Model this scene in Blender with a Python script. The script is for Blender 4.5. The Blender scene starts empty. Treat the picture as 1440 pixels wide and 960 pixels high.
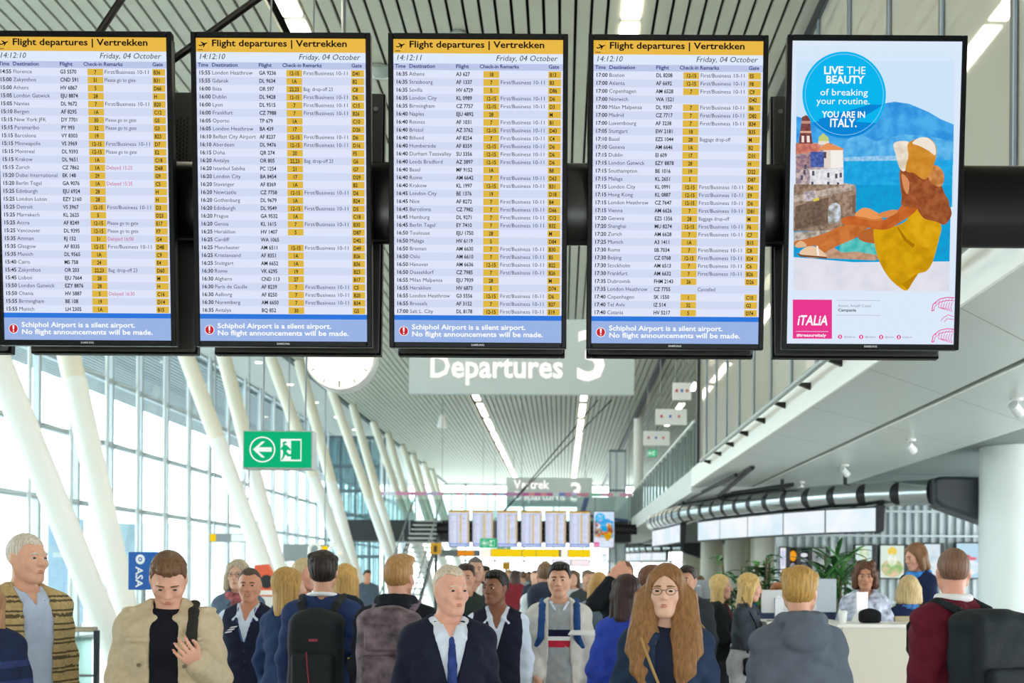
import bpy, math, random
import numpy as np
from mathutils import Vector, Matrix, Euler

# ------------------------------------------------------------------ camera, world, exposure
C = bpy.context.scene
FPX, PPX, PPY, EYE, ROLL = 1500.0, 790.0, 808.0, 1.65, math.radians(0.35)
cam = bpy.data.cameras.new('camera')
cam.sensor_width = 36.0
cam.lens = 36.0 * FPX / 1440.0
cam.shift_x = -(PPX - 720.0) / 1440.0
cam.shift_y = (PPY - 480.0) / 1440.0
cam.clip_end = 600.0
cam.dof.use_dof = True
cam.dof.focus_distance = 5.0
cam.dof.aperture_fstop = 3.2
camo = bpy.data.objects.new('camera', cam)
C.collection.objects.link(camo)
camo.matrix_world = Matrix.Translation((0, 0, EYE)) @ Euler((math.pi / 2, 0, 0)).to_matrix().to_4x4() @ Matrix.Rotation(ROLL, 4, 'Z')
C.camera = camo

world = bpy.data.worlds.new('sky')
C.world = world
world.use_nodes = True
wb = world.node_tree.nodes['Background']
wb.inputs['Color'].default_value = (0.93, 0.98, 1.0, 1)
wb.inputs['Strength'].default_value = 6.8

vs = C.view_settings
vs.view_transform = 'Standard'
vs.look = 'None'
vs.exposure = 0.0
vs.gamma = 1.0
vs.use_curve_mapping = False
C.cycles.use_denoising = True
C.cycles.max_bounces = 8
C.cycles.diffuse_bounces = 4
C.cycles.transparent_max_bounces = 16
C.cycles.sample_clamp_indirect = 6.0
STRIP_POWER = 13.5                    # the ceiling's light strips
MEZZ_FILL_POWER = 14.0                     # lamps added to brighten the upper floor

# ------------------------------------------------------------------ helpers
def P(px, py, Y):
    """the point of the place seen at a pixel of the photograph, at distance Y down the hall"""
    dx, dy = px - PPX, py - PPY
    c, s = math.cos(-ROLL), math.sin(-ROLL)
    ix, iy = dx * c - dy * s, dx * s + dy * c
    return Vector((ix * Y / FPX, Y, EYE - iy * Y / FPX))

def lin(h):
    h = h.lstrip('#')
    out = []
    for i in (0, 2, 4):
        c = int(h[i:i + 2], 16) / 255.0
        out.append(c / 12.92 if c <= 0.04045 else ((c + 0.055) / 1.055) ** 2.4)
    return (out[0], out[1], out[2], 1.0)

_mats = {}
def mat(col, rough=0.6, metal=0.0, spec=0.4, noise=0.0, scale=20.0, bump=0.0, stretch=None):
    key = (col, rough, metal, spec, noise, scale, bump, stretch)
    if key in _mats:
        return _mats[key]
    m = bpy.data.materials.new('mat_' + col.lstrip('#'))
    m.use_nodes = True
    nt = m.node_tree
    b = nt.nodes['Principled BSDF']
    b.inputs['Roughness'].default_value = rough
    b.inputs['Metallic'].default_value = metal
    b.inputs['Specular IOR Level'].default_value = spec
    c = lin(col)
    b.inputs['Base Color'].default_value = c
    if noise > 0 or bump > 0:
        tc = nt.nodes.new('ShaderNodeTexCoord')
        mp = nt.nodes.new('ShaderNodeMapping')
        nt.links.new(tc.outputs['Object'], mp.inputs['Vector'])
        if stretch:
            mp.inputs['Scale'].default_value = stretch
        n = nt.nodes.new('ShaderNodeTexNoise')
        n.inputs['Scale'].default_value = scale
        n.inputs['Detail'].default_value = 4.0
        nt.links.new(mp.outputs['Vector'], n.inputs['Vector'])
        if noise > 0:
            r = nt.nodes.new('ShaderNodeValToRGB')
            r.color_ramp.elements[0].position = 0.3
            r.color_ramp.elements[1].position = 0.7
            r.color_ramp.elements[0].color = tuple(max(0, x * (1 - noise)) for x in c[:3]) + (1,)
            r.color_ramp.elements[1].color = tuple(min(1, x * (1 + noise)) for x in c[:3]) + (1,)
            nt.links.new(n.outputs['Fac'], r.inputs['Fac'])
            nt.links.new(r.outputs['Color'], b.inputs['Base Color'])
        if bump > 0:
            bp = nt.nodes.new('ShaderNodeBump')
            bp.inputs['Strength'].default_value = bump
            bp.inputs['Distance'].default_value = 0.01
            nt.links.new(n.outputs['Fac'], bp.inputs['Height'])
            nt.links.new(bp.outputs['Normal'], b.inputs['Normal'])
    _mats[key] = m
    return m

def emit(col, power=1.0, noise=None, scale=8.0):
    key = ('emit', col, power, noise, scale)
    if key in _mats:
        return _mats[key]
    m = bpy.data.materials.new('lit_' + col.lstrip('#'))
    m.use_nodes = True
    nt = m.node_tree
    nt.nodes.clear()
    o = nt.nodes.new('ShaderNodeOutputMaterial')
    e = nt.nodes.new('ShaderNodeEmission')
    e.inputs['Color'].default_value = lin(col)
    e.inputs['Strength'].default_value = power
    if noise:
        tc = nt.nodes.new('ShaderNodeTexCoord')
        n = nt.nodes.new('ShaderNodeTexNoise')
        n.inputs['Scale'].default_value = scale
        n.inputs['Detail'].default_value = 6.8
        r = nt.nodes.new('ShaderNodeValToRGB')
        r.color_ramp.elements[0].position = 0.38
        r.color_ramp.elements[1].position = 0.62
        r.color_ramp.elements[0].color = lin(col)
        r.color_ramp.elements[1].color = lin(noise)
        nt.links.new(tc.outputs['Object'], n.inputs['Vector'])
        nt.links.new(n.outputs['Fac'], r.inputs['Fac'])
        nt.links.new(r.outputs['Color'], e.inputs['Color'])
    nt.links.new(e.outputs[0], o.inputs['Surface'])
    _mats[key] = m
    return m

def glass(tint='#eef6f5', refl=0.08, rough=0.0, lit_col=None, lit_fac=0.3):
    key = ('glass', tint, refl, rough, lit_col, lit_fac)
    if key in _mats:
        return _mats[key]
    m = bpy.data.materials.new('glass')
    m.use_nodes = True
    nt = m.node_tree
    nt.nodes.clear()
    o = nt.nodes.new('ShaderNodeOutputMaterial')
    t = nt.nodes.new('ShaderNodeBsdfTransparent')
    t.inputs['Color'].default_value = lin(tint)
    g = nt.nodes.new('ShaderNodeBsdfGlossy')
    g.inputs['Roughness'].default_value = rough
    lw = nt.nodes.new('ShaderNodeLayerWeight')
    lw.inputs['Blend'].default_value = 0.5
    pw = nt.nodes.new('ShaderNodeMath')
    pw.operation = 'POWER'
    pw.inputs[1].default_value = 5.0
    nt.links.new(lw.outputs['Facing'], pw.inputs[0])
    ma = nt.nodes.new('ShaderNodeMath')
    ma.operation = 'MULTIPLY_ADD'
    ma.use_clamp = True
    ma.inputs[1].default_value = 0.6
    ma.inputs[2].default_value = refl
    nt.links.new(pw.outputs[0], ma.inputs[0])
    mx = nt.nodes.new('ShaderNodeMixShader')
    nt.links.new(ma.outputs[0], mx.inputs['Fac'])
    if lit_col:  # diffuse colour standing in for light on or behind the pane
        d = nt.nodes.new('ShaderNodeBsdfDiffuse')
        d.inputs['Color'].default_value = lin(lit_col)
        m2 = nt.nodes.new('ShaderNodeMixShader')
        m2.inputs['Fac'].default_value = lit_fac
        nt.links.new(t.outputs[0], m2.inputs[1])
        nt.links.new(d.outputs[0], m2.inputs[2])
        nt.links.new(m2.outputs[0], mx.inputs[1])
    else:
        nt.links.new(t.outputs[0], mx.inputs[1])
    nt.links.new(g.outputs[0], mx.inputs[2])
    nt.links.new(mx.outputs[0], o.inputs['Surface'])
    _mats[key] = m
    return m

def tag(o, label=None, cat=None, group=None, kind=None):
    if label: o['label'] = label
    if cat: o['category'] = cat
    if group: o['group'] = group
    if kind: o['kind'] = kind
    return o

def thing(name, label, cat, loc=(0, 0, 0), rz=0.0, group=None):
    o = bpy.data.objects.new(name, None)
    C.collection.objects.link(o)
    o.location = loc
    o.rotation_euler = (0, 0, rz)
    o.empty_display_size = 0.1
    return tag(o, label, cat, group)

def mesh_obj(name, verts, faces, mats, parent=None, fm=None, smooth=False):
    me = bpy.data.meshes.new(name)
    if isinstance(verts, np.ndarray):
        verts = np.ascontiguousarray(verts, dtype=np.float32)
        nv, nf, k = len(verts), len(faces), (faces.shape[1] if len(faces) else 4)
        me.vertices.add(nv)
        me.vertices.foreach_set('co', verts.ravel())
        me.loops.add(nf * k)
        me.loops.foreach_set('vertex_index', np.ascontiguousarray(faces, dtype=np.int32).ravel())
        me.polygons.add(nf)
        me.polygons.foreach_set('loop_start', np.arange(0, nf * k, k, dtype=np.int32))
        me.update(calc_edges=True)
    else:
        me.from_pydata(verts, [], faces)
    for m in (mats if isinstance(mats, (list, tuple)) else [mats]):
        me.materials.append(m)
    if fm is not None and len(fm):
        me.polygons.foreach_set('material_index', np.asarray(fm, dtype=np.int32))
    if smooth:
        me.polygons.foreach_set('use_smooth', np.ones(len(me.polygons), dtype=bool))
        if smooth != 'all':
            me.set_sharp_from_angle(angle=0.7)
    me.update()
    me.validate()
    o = bpy.data.objects.new(name, me)
    C.collection.objects.link(o)
    if parent is not None:
        o.parent = parent
    return o

class MB:
    """collects shapes; build() links them as one mesh object"""
    def __init__(s):
        s.v, s.f, s.m = [], [], []
    def add(s, vs_, fs_, m=0):
        n = len(s.v)
        s.v += [tuple(p) for p in vs_]
        s.f += [tuple(i + n for i in f) for f in fs_]
        s.m += [m] * len(fs_)
        return s
    def box(s, c, d, m=0, rz=0.0, rx=0.0):
        hx, hy, hz = d[0] / 2, d[1] / 2, d[2] / 2
        R = Matrix.Rotation(rz, 3, 'Z') @ Matrix.Rotation(rx, 3, 'X')
        vs_ = [Vector(c) + R @ Vector((x, y, z)) for x in (-hx, hx) for y in (-hy, hy) for z in (-hz, hz)]
        return s.add(vs_, [(0, 1, 3, 2), (4, 6, 7, 5), (0, 4, 5, 1), (2, 3, 7, 6), (0, 2, 6, 4), (1, 5, 7, 3)], m)
    def span(s, lo, hi, m=0):
        return s.box([(a + b) / 2 for a, b in zip(lo, hi)], [abs(b - a) for a, b in zip(lo, hi)], m)
    def cyl(s, p0, p1, r0, r1=None, n=16, m=0, cap=True, flat=1.0):
        r1 = r0 if r1 is None else r1
        p0, p1 = Vector(p0), Vector(p1)
        d = (p1 - p0).normalized()
        up = Vector((0, 0, 1)) if abs(d.z) < 0.9 else Vector((1, 0, 0))
        u = d.cross(up).normalized(); w = d.cross(u).normalized()
        vs_ = []
        for p, r in ((p0, r0), (p1, r1)):
            for i in range(n):
                a = 2 * math.pi * i / n
                vs_.append(p + u * (r * flat * math.cos(a)) + w * (r * math.sin(a)))
        fs_ = [(i, i + n, (i + 1) % n + n, (i + 1) % n) for i in range(n)]
        if cap:
            fs_ += [tuple(range(n)), tuple(range(2 * n - 1, n - 1, -1))]
        return s.add(vs_, fs_, m)
    def tube(s, pts, r, n=10, m=0, cap=True, radii=None):
        pts = [Vector(p) for p in pts]
        vs_, prev = [], None
        for i, p in enumerate(pts):
            d = (pts[min(i + 1, len(pts) - 1)] - pts[max(i - 1, 0)]).normalized()
            if prev is None:
                up = Vector((0, 0, 1)) if abs(d.z) < 0.9 else Vector((1, 0, 0))
                u = d.cross(up).normalized()
            else:
                u = (prev - d * prev.dot(d)).normalized()
            prev = u
            w = d.cross(u).normalized()
            rr = radii[i] if radii else r
            for k in range(n):
                a = 2 * math.pi * k / n
                vs_.append(p + u * (rr * math.cos(a)) + w * (rr * math.sin(a)))
        fs_ = []
        for i in range(len(pts) - 1):
            for k in range(n):
                a, b = i * n + k, i * n + (k + 1) % n
                fs_.append((a, a + n, b + n, b))
        if cap:
            fs_ += [tuple(range(n)), tuple(range(len(vs_) - 1, len(vs_) - n - 1, -1))]
        return s.add(vs_, fs_, m)
    def lathe(s, prof, c=(0, 0, 0), n=24, m=0):
        vs_ = []
        for r, z in prof:
            for k in range(n):
                a = 2 * math.pi * k / n
                vs_.append((c[0] + r * math.cos(a), c[1] + r * math.sin(a), c[2] + z))
        fs_ = []
        for i in range(len(prof) - 1):
            for k in range(n):
                a, b = i * n + k, i * n + (k + 1) % n
                fs_.append((a, b, b + n, a + n))
        return s.add(vs_, fs_, m)
    def poly(s, pts, m=0):
        return s.add(pts, [tuple(range(len(pts)))], m)
    def prism(s, pts, vec, m=0):
        """a flat outline pushed along vec"""
        n = len(pts); v = Vector(vec)
        a = [Vector(p) for p in pts]
        vs_ = a + [p + v for p in a]
        fs_ = [tuple(range(n)), tuple(range(2 * n - 1, n - 1, -1))] + [(i, i + n, (i + 1) % n + n, (i + 1) % n) for i in range(n)]
        return s.add(vs_, fs_, m)
    def ball(s, c, r, n=12, m=0):
        r = (r, r, r) if not isinstance(r, (tuple, list)) else r
        vs_, fs_ = [], []
        k = n // 2
        for i in range(k + 1):
            t = math.pi * i / k
            for j in range(n):
                a = 2 * math.pi * j / n
                vs_.append((c[0] + r[0] * math.sin(t) * math.cos(a), c[1] + r[1] * math.sin(t) * math.sin(a), c[2] + r[2] * math.cos(t)))
        for i in range(k):
            for j in range(n):
                a, b = i * n + j, i * n + (j + 1) % n
                fs_.append((a, a + n, b + n, b))
        return s.add(vs_, fs_, m)
    def build(s, name, mats, parent=None, smooth=False, bevel=0.0):
        o = mesh_obj(name, s.v, s.f, mats, parent, s.m, smooth)
        if bevel:
            b = o.modifiers.new('bevel', 'BEVEL')
            b.width = bevel; b.segments = 2; b.limit_method = 'ANGLE'
        return o

def copy_tree(o, parent=None):
    c = o.copy()
    C.collection.objects.link(c)
    if parent is not None:
        c.parent = parent
    for ch in list(o.children):
        copy_tree(ch, c)
    return c

# ------------------------------------------------------------------ lettering
_gl = {}
def _textmesh(body, bold):
    cu = bpy.data.curves.new('t', 'FONT')
    cu.body = body; cu.size = 1.0; cu.resolution_u = 2
    cu.offset = 0.022 if bold else 0.0
    o = bpy.data.objects.new('t', cu)
    C.collection.objects.link(o)
    bpy.context.view_layer.update()
    ev = o.evaluated_get(bpy.context.evaluated_depsgraph_get())
    me = ev.to_mesh()
    vs_ = [(v.co.x, v.co.y) for v in me.vertices]
    fs_ = [tuple(p.vertices) for p in me.polygons]
    ev.to_mesh_clear()
    bpy.data.objects.remove(o); bpy.data.curves.remove(cu)
    return vs_, fs_
def glyph(ch, bold):
    k = (ch, bold)
    if k not in _gl:
        if ch == ' ':
            a = max(p[0] for p in _textmesh('H H', bold)[0]) - max(p[0] for p in _textmesh('HH', bold)[0])
            _gl[k] = ([], [], a)
        else:
            v, f = _textmesh(ch, bold)
            a = max(p[0] for p in _textmesh('H' + ch + 'H', bold)[0]) - max(p[0] for p in _textmesh('HH', bold)[0])
            _gl[k] = (v, f, a)
    return _gl[k]
CAP = max(p[1] for p in _textmesh('H', False)[0])
for _b in (False, True):
    for _c in range(32, 127):
        glyph(chr(_c), _b)

def write(mb, txt, x, y, cap, place, m=0, bold=False, width=None, sx=1.0, slant=0.0, align='l', rot=0.0):
    """lettering from (x, y) on a flat face; place(x, y) gives the 3D point"""
    sc = cap / CAP
    w = sum(glyph(c, bold)[2] for c in txt) * sc
    if width:
        sx = width / w
    w *= sx
    ox = 0 if align == 'l' else (-w if align == 'r' else -w / 2)
    cr, sr = math.cos(rot), math.sin(rot)
    for c in txt:
        v, f, a = glyph(c, bold)
        if v:
            pts = []
            for p in v:
                lx = ox + (p[0] + slant * p[1]) * sc * sx; ly = p[1] * sc
                pts.append(place(x + lx * cr - ly * sr, y + lx * sr + ly * cr))
            mb.add(pts, f, m)
        ox += a * sc * sx
    return w
# ------------------------------------------------------------------ the hall
CEIL, WX, EDGE = 8.5, -11.7, -8.55
def structure(mb, name, mats, parent=None, **k):
    return tag(mb.build(name, mats, parent, **k), kind='structure')

m_floor = mat('#dcdcd8', 0.28, noise=0.06, scale=3.0)
structure(MB().span((WX - 0.2, -26, -0.1), (14, 82, 0)), 'floor', m_floor)
structure(MB().span((-120, -40, -0.3), (WX - 0.2, 140, -0.12)), 'ground_outside', mat('#c8cccd', 0.8, noise=0.1, scale=0.3))

# slatted ceiling running down the hall
m_slat = mat('#bfc1b3', 0.55, noise=0.03, scale=2.0)
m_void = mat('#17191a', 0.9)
sl = MB()
x = EDGE
strips_x = (-3.35, 0.805)
while x < 9.2:
    if all(abs(x - q) > 0.16 for q in strips_x):
        sl.span((x - 0.078, -26, CEIL), (x + 0.078, 82, CEIL + 0.05))
    x += 0.195
for q in strips_x:
    sl.span((q - 0.17, -26, CEIL + 0.11), (q + 0.17, 82, CEIL + 0.13))
structure(sl, 'ceiling', m_slat)
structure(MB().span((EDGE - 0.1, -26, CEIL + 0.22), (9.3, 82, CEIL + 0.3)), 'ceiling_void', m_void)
structure(MB().span((WX - 0.2, -26.2, 6.0), (14, -26, CEIL + 0.3)), 'wall_back_unseen', mat('#d9dad5', 0.7))  # unseen wall, added and left open below to steer the light
structure(MB().span((WX - 0.2, -26, 0), (WX, 4.35, CEIL + 0.3)), 'wall_left_unseen', mat('#d9dad5', 0.7))  # unseen solid wall, added to dim the near ceiling
structure(MB().span((9.2, -26, 0), (9.4, -3, CEIL + 0.3)), 'wall_side_unseen', mat('#d9dad5', 0.7))  # unseen wall, added to keep light out on this side
# plain side strip of ceiling over the columns' heads, edge beam, and the eaves outside the glass
structure(MB().span((WX - 0.1, -26, CEIL + 0.15), (EDGE - 0.25, 82, CEIL + 0.25)), 'ceiling_side', mat('#c4c8c4', 0.6))
structure(MB().span((EDGE - 0.3, -26, CEIL - 0.05), (EDGE - 0.1, 82, CEIL + 0.3)), 'trim_1', mat('#4c5150', 0.6))
eav = MB()
for k in range(30):
    xx = -17.8 + k * 0.2
    eav.span((xx, -4, CEIL - 0.02), (xx + 0.12, 82, CEIL + 0.06))
eav.span((-17.8, -4, CEIL + 0.1), (WX - 0.12, 82, CEIL + 0.2))
structure(eav, 'canopy_outside', mat('#9aa3a6', 0.7))
# beam where the ceiling meets the upper floor's glass wall
structure(MB().span((3.02, -4, CEIL - 0.16), (3.2, 82, CEIL + 0.2)), 'trim_2', mat('#1c2123', 0.5))

# light strips sunk in the slats (lamps)
m_strip = emit('#fff4dd', STRIP_POWER)
m_white = mat('#e8e9e6', 0.5)
def strip_lamp(label, xx, y0, L=3.35):
    t = thing('ceiling_light', label, 'ceiling light', (xx, y0, CEIL - 0.02), 0, 'light strips in the slatted ceiling')
    MB().span((-0.13, 0, 0.03), (0.13, L, 0.1)).build('lamp_housing', m_white, t)
    MB().span((-0.11, 0.03, 0.0), (0.11, L - 0.03, 0.028)).build('diffuser', m_strip, t)
ords = ['nearest', 'second', 'third', 'fourth', 'fifth', 'sixth', 'seventh', 'eighth', 'ninth', 'tenth', 'eleventh', 'twelfth', 'thirteenth', 'fourteenth', 'fifteenth', 'sixteenth', 'seventeenth', 'eighteenth']
for q, side in zip(strips_x, ('row above the left boards', 'row above the fourth board')):
    for k in range(-8, 16):
        y0 = 9.0 + k * 4.23
        strip_lamp(f'white light strip in slatted ceiling, {ords[k]} of the {side}' if k >= 0 else f'white light strip behind the camera, {ords[-k - 1]} back in the {side}', q, y0, 4.13 if k == 0 else 3.35)

# glass facade on the left, one window per bay
zs = (0.0, 3.32, 4.92, 6.55, CEIL + 0.15)
m_mull = mat('#bcc7cc', 0.45, 0.3)
m_thin = mat('#d7dedf', 0.5)
m_facade = glass('#f1f8f8', 0.03)
proto = None
bays = [14.05 + 1.93 * k for k in range(-5, 35)]
for k, y0 in enumerate(bays):
    nm = f'window_{k + 1}'
    if proto is None:
        t = thing(nm, None, None, (WX, y0, 0))
        tag(t, kind='structure')
        f = MB()
        f.span((-0.05, -0.06, 0), (0.09, 0.06, zs[-1]))
        for z in zs[1:]:
            f.span((-0.04, 0.07, z - 0.06), (0.12, 1.86, z + 0.06))
        f.span((-0.04, 0.07, 0), (0.12, 1.86, 0.12))
        tag(f.build('window_frame', m_mull, t), kind='structure')
        p = MB()
        p.cyl((0.34, 0.96, 0), (0.34, 0.96, zs[-1] - 0.05), 0.045, n=10)
        for z in (3.32, 4.92, 6.55):
            p.cyl((0.06, 0.0, z), (0.34, 0.96, z), 0.016, n=6)
            p.cyl((0.06, 1.93, z), (0.34, 0.96, z), 0.016, n=6)
        tag(p.build('wind_post', m_thin, t, smooth=True), kind='structure')
        g = MB()
        for a, b in zip(zs[:-1], zs[1:]):
            g.span((0.0, 0.07, a + 0.06), (0.014, 1.86, b - 0.06))
        tag(g.build('glass_pane', m_facade, t), kind='structure')
        proto = t
    else:
        t = copy_tree(proto)
        t.name = nm
        t.location = (WX, y0, 0)

# slanted white columns in V pairs
m_colA, m_colB = mat('#eceee9', 0.35), mat('#e6e2d0', 0.4)
tops = [(12.6, 16.7), (21.4, 25.4), (30.0, 34.4), (39.0, 43.2), (47.8, 52.0), (56.6, 60.8), (65.4, 69.6)]
pair_words = ['first', 'second', 'third', 'fourth', 'fifth', 'sixth', 'seventh']
for k, (a, b) in enumerate(tops):
    yb = (a + b) / 2
    base = Vector((-5.8, yb, 0))
    for j, yt in enumerate((a, b)):
        top = Vector((EDGE, yt, CEIL + 0.1)) - base
        off = Vector((0, -0.16 if j == 0 else 0.16, 0))
        t = thing('slanted_column', f'white slanted round column, {"near" if j == 0 else "far"} leg of the {pair_words[k]} V pair along the glass', 'column', base + off, 0, 'slanted columns along the glass wall')
        tag(t, kind='structure')
        top = top - off
        cut = 0.52
        MB().cyl((0, 0, 0), top * cut, 0.172, n=28, cap=True).build('lower_sleeve', m_colA, t, smooth=True)
        MB().cyl(top * cut, top * 0.985, 0.165, n=28).build('shaft', m_colB, t, smooth=True)
        MB().cyl(top * 0.965, top * 0.998, 0.09, n=16).build('column_head', mat('#bfc2bd', 0.5), t, smooth=True)

# downlights in the side strip
for k in range(12):
    t = thing('downlight', f'small round downlight in plain side ceiling, {ords[k]} one from the near end', 'ceiling light', (-10.1, 19.0 + 4.1 * k, CEIL + 0.15), 0, 'downlights in the side ceiling')
    MB().cyl((0, 0, -0.02), (0, 0, 0.0), 0.15, n=18).build('trim_ring', m_white, t, smooth=True)
    MB().cyl((0, 0, -0.03), (0, 0, -0.021), 0.11, n=18).build('diffuser', emit('#fff3d8', 6.0), t)

# upper floor on the right: slab with soffit, groove and ledge
FX, SO = 2.93, 3.65
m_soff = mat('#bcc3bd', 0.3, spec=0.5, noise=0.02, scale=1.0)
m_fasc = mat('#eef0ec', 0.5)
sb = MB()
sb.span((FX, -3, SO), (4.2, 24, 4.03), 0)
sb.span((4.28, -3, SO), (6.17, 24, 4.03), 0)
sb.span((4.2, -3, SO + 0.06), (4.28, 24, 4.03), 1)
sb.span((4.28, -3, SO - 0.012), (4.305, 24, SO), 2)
sb.span((6.17, -3, SO + 0.3), (14, 24, 4.03), 3)
for k in range(12):                                    # panel seams on the skew
    y0 = -1.5 + 2.35 * k
    for (xa, xb) in ((FX + 0.02, 4.18), (4.32, 6.15)):
        a = Vector((xa, y0 + (xa - FX) * 1.15, SO)); b = Vector((xb, y0 + (xb - FX) * 1.15, SO))
        if b.y < 24:
            d = (b - a).normalized(); nrm = Vector((-d.y, d.x, 0)) * 0.004
            sb.add([a - nrm - Vector((0, 0, .001)), b - nrm - Vector((0, 0, .001)), b + nrm - Vector((0, 0, .001)), a + nrm - Vector((0, 0, .001))], [(0, 1, 2, 3)], 4)
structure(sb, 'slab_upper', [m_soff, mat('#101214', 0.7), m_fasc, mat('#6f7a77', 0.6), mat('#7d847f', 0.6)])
structure(MB().span((FX - 0.03, -3, SO - 0.01), (FX - 0.001, 24.0, 4.05)), 'trim_3', m_fasc)
# fascia of the far run and its end face
sf = MB()
sf.span((FX - 0.03, 24.0, 3.52), (4.6, 80, 4.03), 0)
sf.span((4.6, 24.0, 3.52), (14, 80, 4.03), 1)
structure(sf, 'slab_far', [mat('#d3d8d6', 0.55), mat('#5e6967', 0.6)])
# rail with wedge brackets along the ledge
lt = thing('ledge_rail', 'grey tubular rail on black wedge brackets along the white ledge', 'rail', (FX, 0, 4.0))
MB().cyl((-0.2, 4, -0.09), (-0.2, 21.0, -0.09), 0.036, n=12).build('rail', mat('#a9b0ae', 0.35, 0.6), lt, smooth=True)
m_blk = mat('#0f1113', 0.45)
for k in range(12):
    y0 = 5.6 + 1.4 * k - 0.1
    MB().prism([(-0.03, y0 - 0.03, -0.165), (-0.03, y0 - 0.03, -0.085), (-0.2, y0 - 0.03, -0.085), (-0.2, y0 - 0.03, -0.1)], (0, 0.06, 0)).build('bracket', m_blk, lt)
# glass wall over the ledge
m_upg = glass('#dfe3dc', 0.2, 0.02, '#e4e0d2', 0.6)  # reflected ceiling light put into the panes' beige colour
m_mul2 = mat('#4a5459', 0.4, 0.2)
m_mul3 = mat('#93a5b2', 0.4, 0.3)
proto = None
for k in range(14):
    nm = f'window_{len(bays) + k + 1}'
    y0 = 4.45 + 1.4 * k
    if proto is None:
        t = thing(nm, None, None, (3.06, y0, 4.03)); tag(t, kind='structure')
        f = MB()
        f.span((-0.025, -0.03, 0), (0.04, 0.03, 4.4), 0)
        f.span((-0.03, -0.055, 0), (-0.01, -0.031, 4.4), 1)
        f.span((-0.03, 0.035, 0), (0.06, 1.365, 0.07), 1)
        f.span((-0.03, 0.035, 4.3), (0.06, 1.365, 4.4), 0)
        tag(f.build('window_frame', [m_mul2, m_mul3], t), kind='structure')
        tag(MB().span((0.0, 0.035, 0.07), (0.012, 1.365, 4.3)).build('glass_pane', m_upg, t), kind='structure')
        proto = t
    else:
        t = copy_tree(proto); t.name = nm; t.location = (3.06, y0, 4.03)
structure(MB().span((3.0, 23.8, 4.03), (3.2, 24.1, CEIL)), 'trim_4', mat('#1d2326', 0.4))
# rooms behind the upper glass
structure(MB().span((6.6, -3, 4.03), (6.8, 24, CEIL)), 'wall_upper', mat('#c9c5b4', 0.7))
structure(MB().span((9.2, 24, 4.03), (9.4, 80, CEIL)), 'wall_right', mat('#c3c7c0', 0.7))
for k in range(11):  # fill lamps added to brighten the upper rooms and gallery
    t = thing('ceiling_light', f'added batten lamp brightening the upper floor room, {ords[k]} one behind the glass', 'ceiling light', (4.7, 6 + 4.6 * k, CEIL - 0.1), 0, 'added lamps of the upper room')
    MB().span((-0.12, -0.8, 0.02), (0.12, 0.8, 0.1)).build('lamp_housing', m_white, t)
    MB().span((-0.1, -0.78, 0.0), (0.1, 0.78, 0.019)).build('diffuser', emit('#fff1d6', MEZZ_FILL_POWER), t)

# railing of the far upper floor
rt = thing('gallery_railing', 'white gallery railing with dark balusters along the far upper floor', 'railing', (FX + 0.06, 24.1, 4.03))
MB().cyl((0, 0, 1.12), (0, 41, 1.12), 0.04, n=10).build('handrail', mat('#d8dbd8', 0.4), rt, smooth=True)
for k in range(34):
    MB().span((-0.02, 0.15 + 1.2 * k, 0), (0.04, 0.24 + 1.2 * k, 1.1)).build('baluster', mat('#76827f', 0.5), rt)
MB().span((0.05, 0, 0.08), (0.06, 41, 1.06)).build('glass_panel', glass('#e6efef', 0.05), rt)

# lower floor on the right: back wall with grille, cream wall, columns under the gallery
gw = MB()
gw.span((4.85, 24.2, 0), (13, 24.3, SO + 0.3), 0)
for k in range(42):
    xx = 5.1 + 0.19 * k
    gw.span((xx, 24.13, 0), (xx + 0.032, 24.18, SO + 0.2), 1)
for z in (0.3, 1.05, 1.8, 2.55, 3.1):
    gw.span((5.05, 24.05, z), (13, 24.08, z + 0.05), 2)
structure(gw, 'wall_grille', [mat('#d5dedf', 0.5), mat('#73868a', 0.5), mat('#aab6b8', 0.4, 0.2)])
structure(MB().span((9.5, 24.3, 0), (9.7, 80, SO)), 'wall_behind', mat('#d9d4c3', 0.7))
m_cream = mat('#ddd8c8', 0.5)
for k, yy in enumerate((18.9, 41.0, 48.5, 57.0, 66.0)):
    lab = ['thick round white column right of the counter'] + [f'round cream column under the gallery, {w} one beyond the grille wall' for w in ('first', 'second', 'third', 'fourth')]
    t = thing('round_column', lab[k], 'column', (8.0, yy, 0), 0, 'round columns under the upper floor'); tag(t, kind='structure')
    r = 0.58
    MB().cyl((0, 0, 0), (0, 0, SO + (0.3 if yy < 24 else -0.13)), r, n=40).build('shaft', mat('#e3e8e6', 0.4) if k == 0 else m_cream, t, smooth=True)
    MB().cyl((0, 0, 0), (0, 0, 0.12), r + 0.015, n=40).build('base_ring', mat('#9aa09e', 0.4, 0.5), t, smooth=True)

# far end of the hall
ew = MB()
for k in range(12):
    xx = WX + k * 2.2
    ew.span((xx, 80, 0), (xx + 0.12, 80.2, CEIL))
for z in (0, 2.6, 5.0, CEIL - 0.2):
    ew.span((WX, 80, z), (14, 80.2, z + 0.14))
structure(ew, 'wall_far', mat('#b9bdbc', 0.5))
structure(MB().span((WX, 80.08, 0), (14, 80.1, CEIL)), 'window_99', glass('#eef3f2', 0.03))

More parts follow.
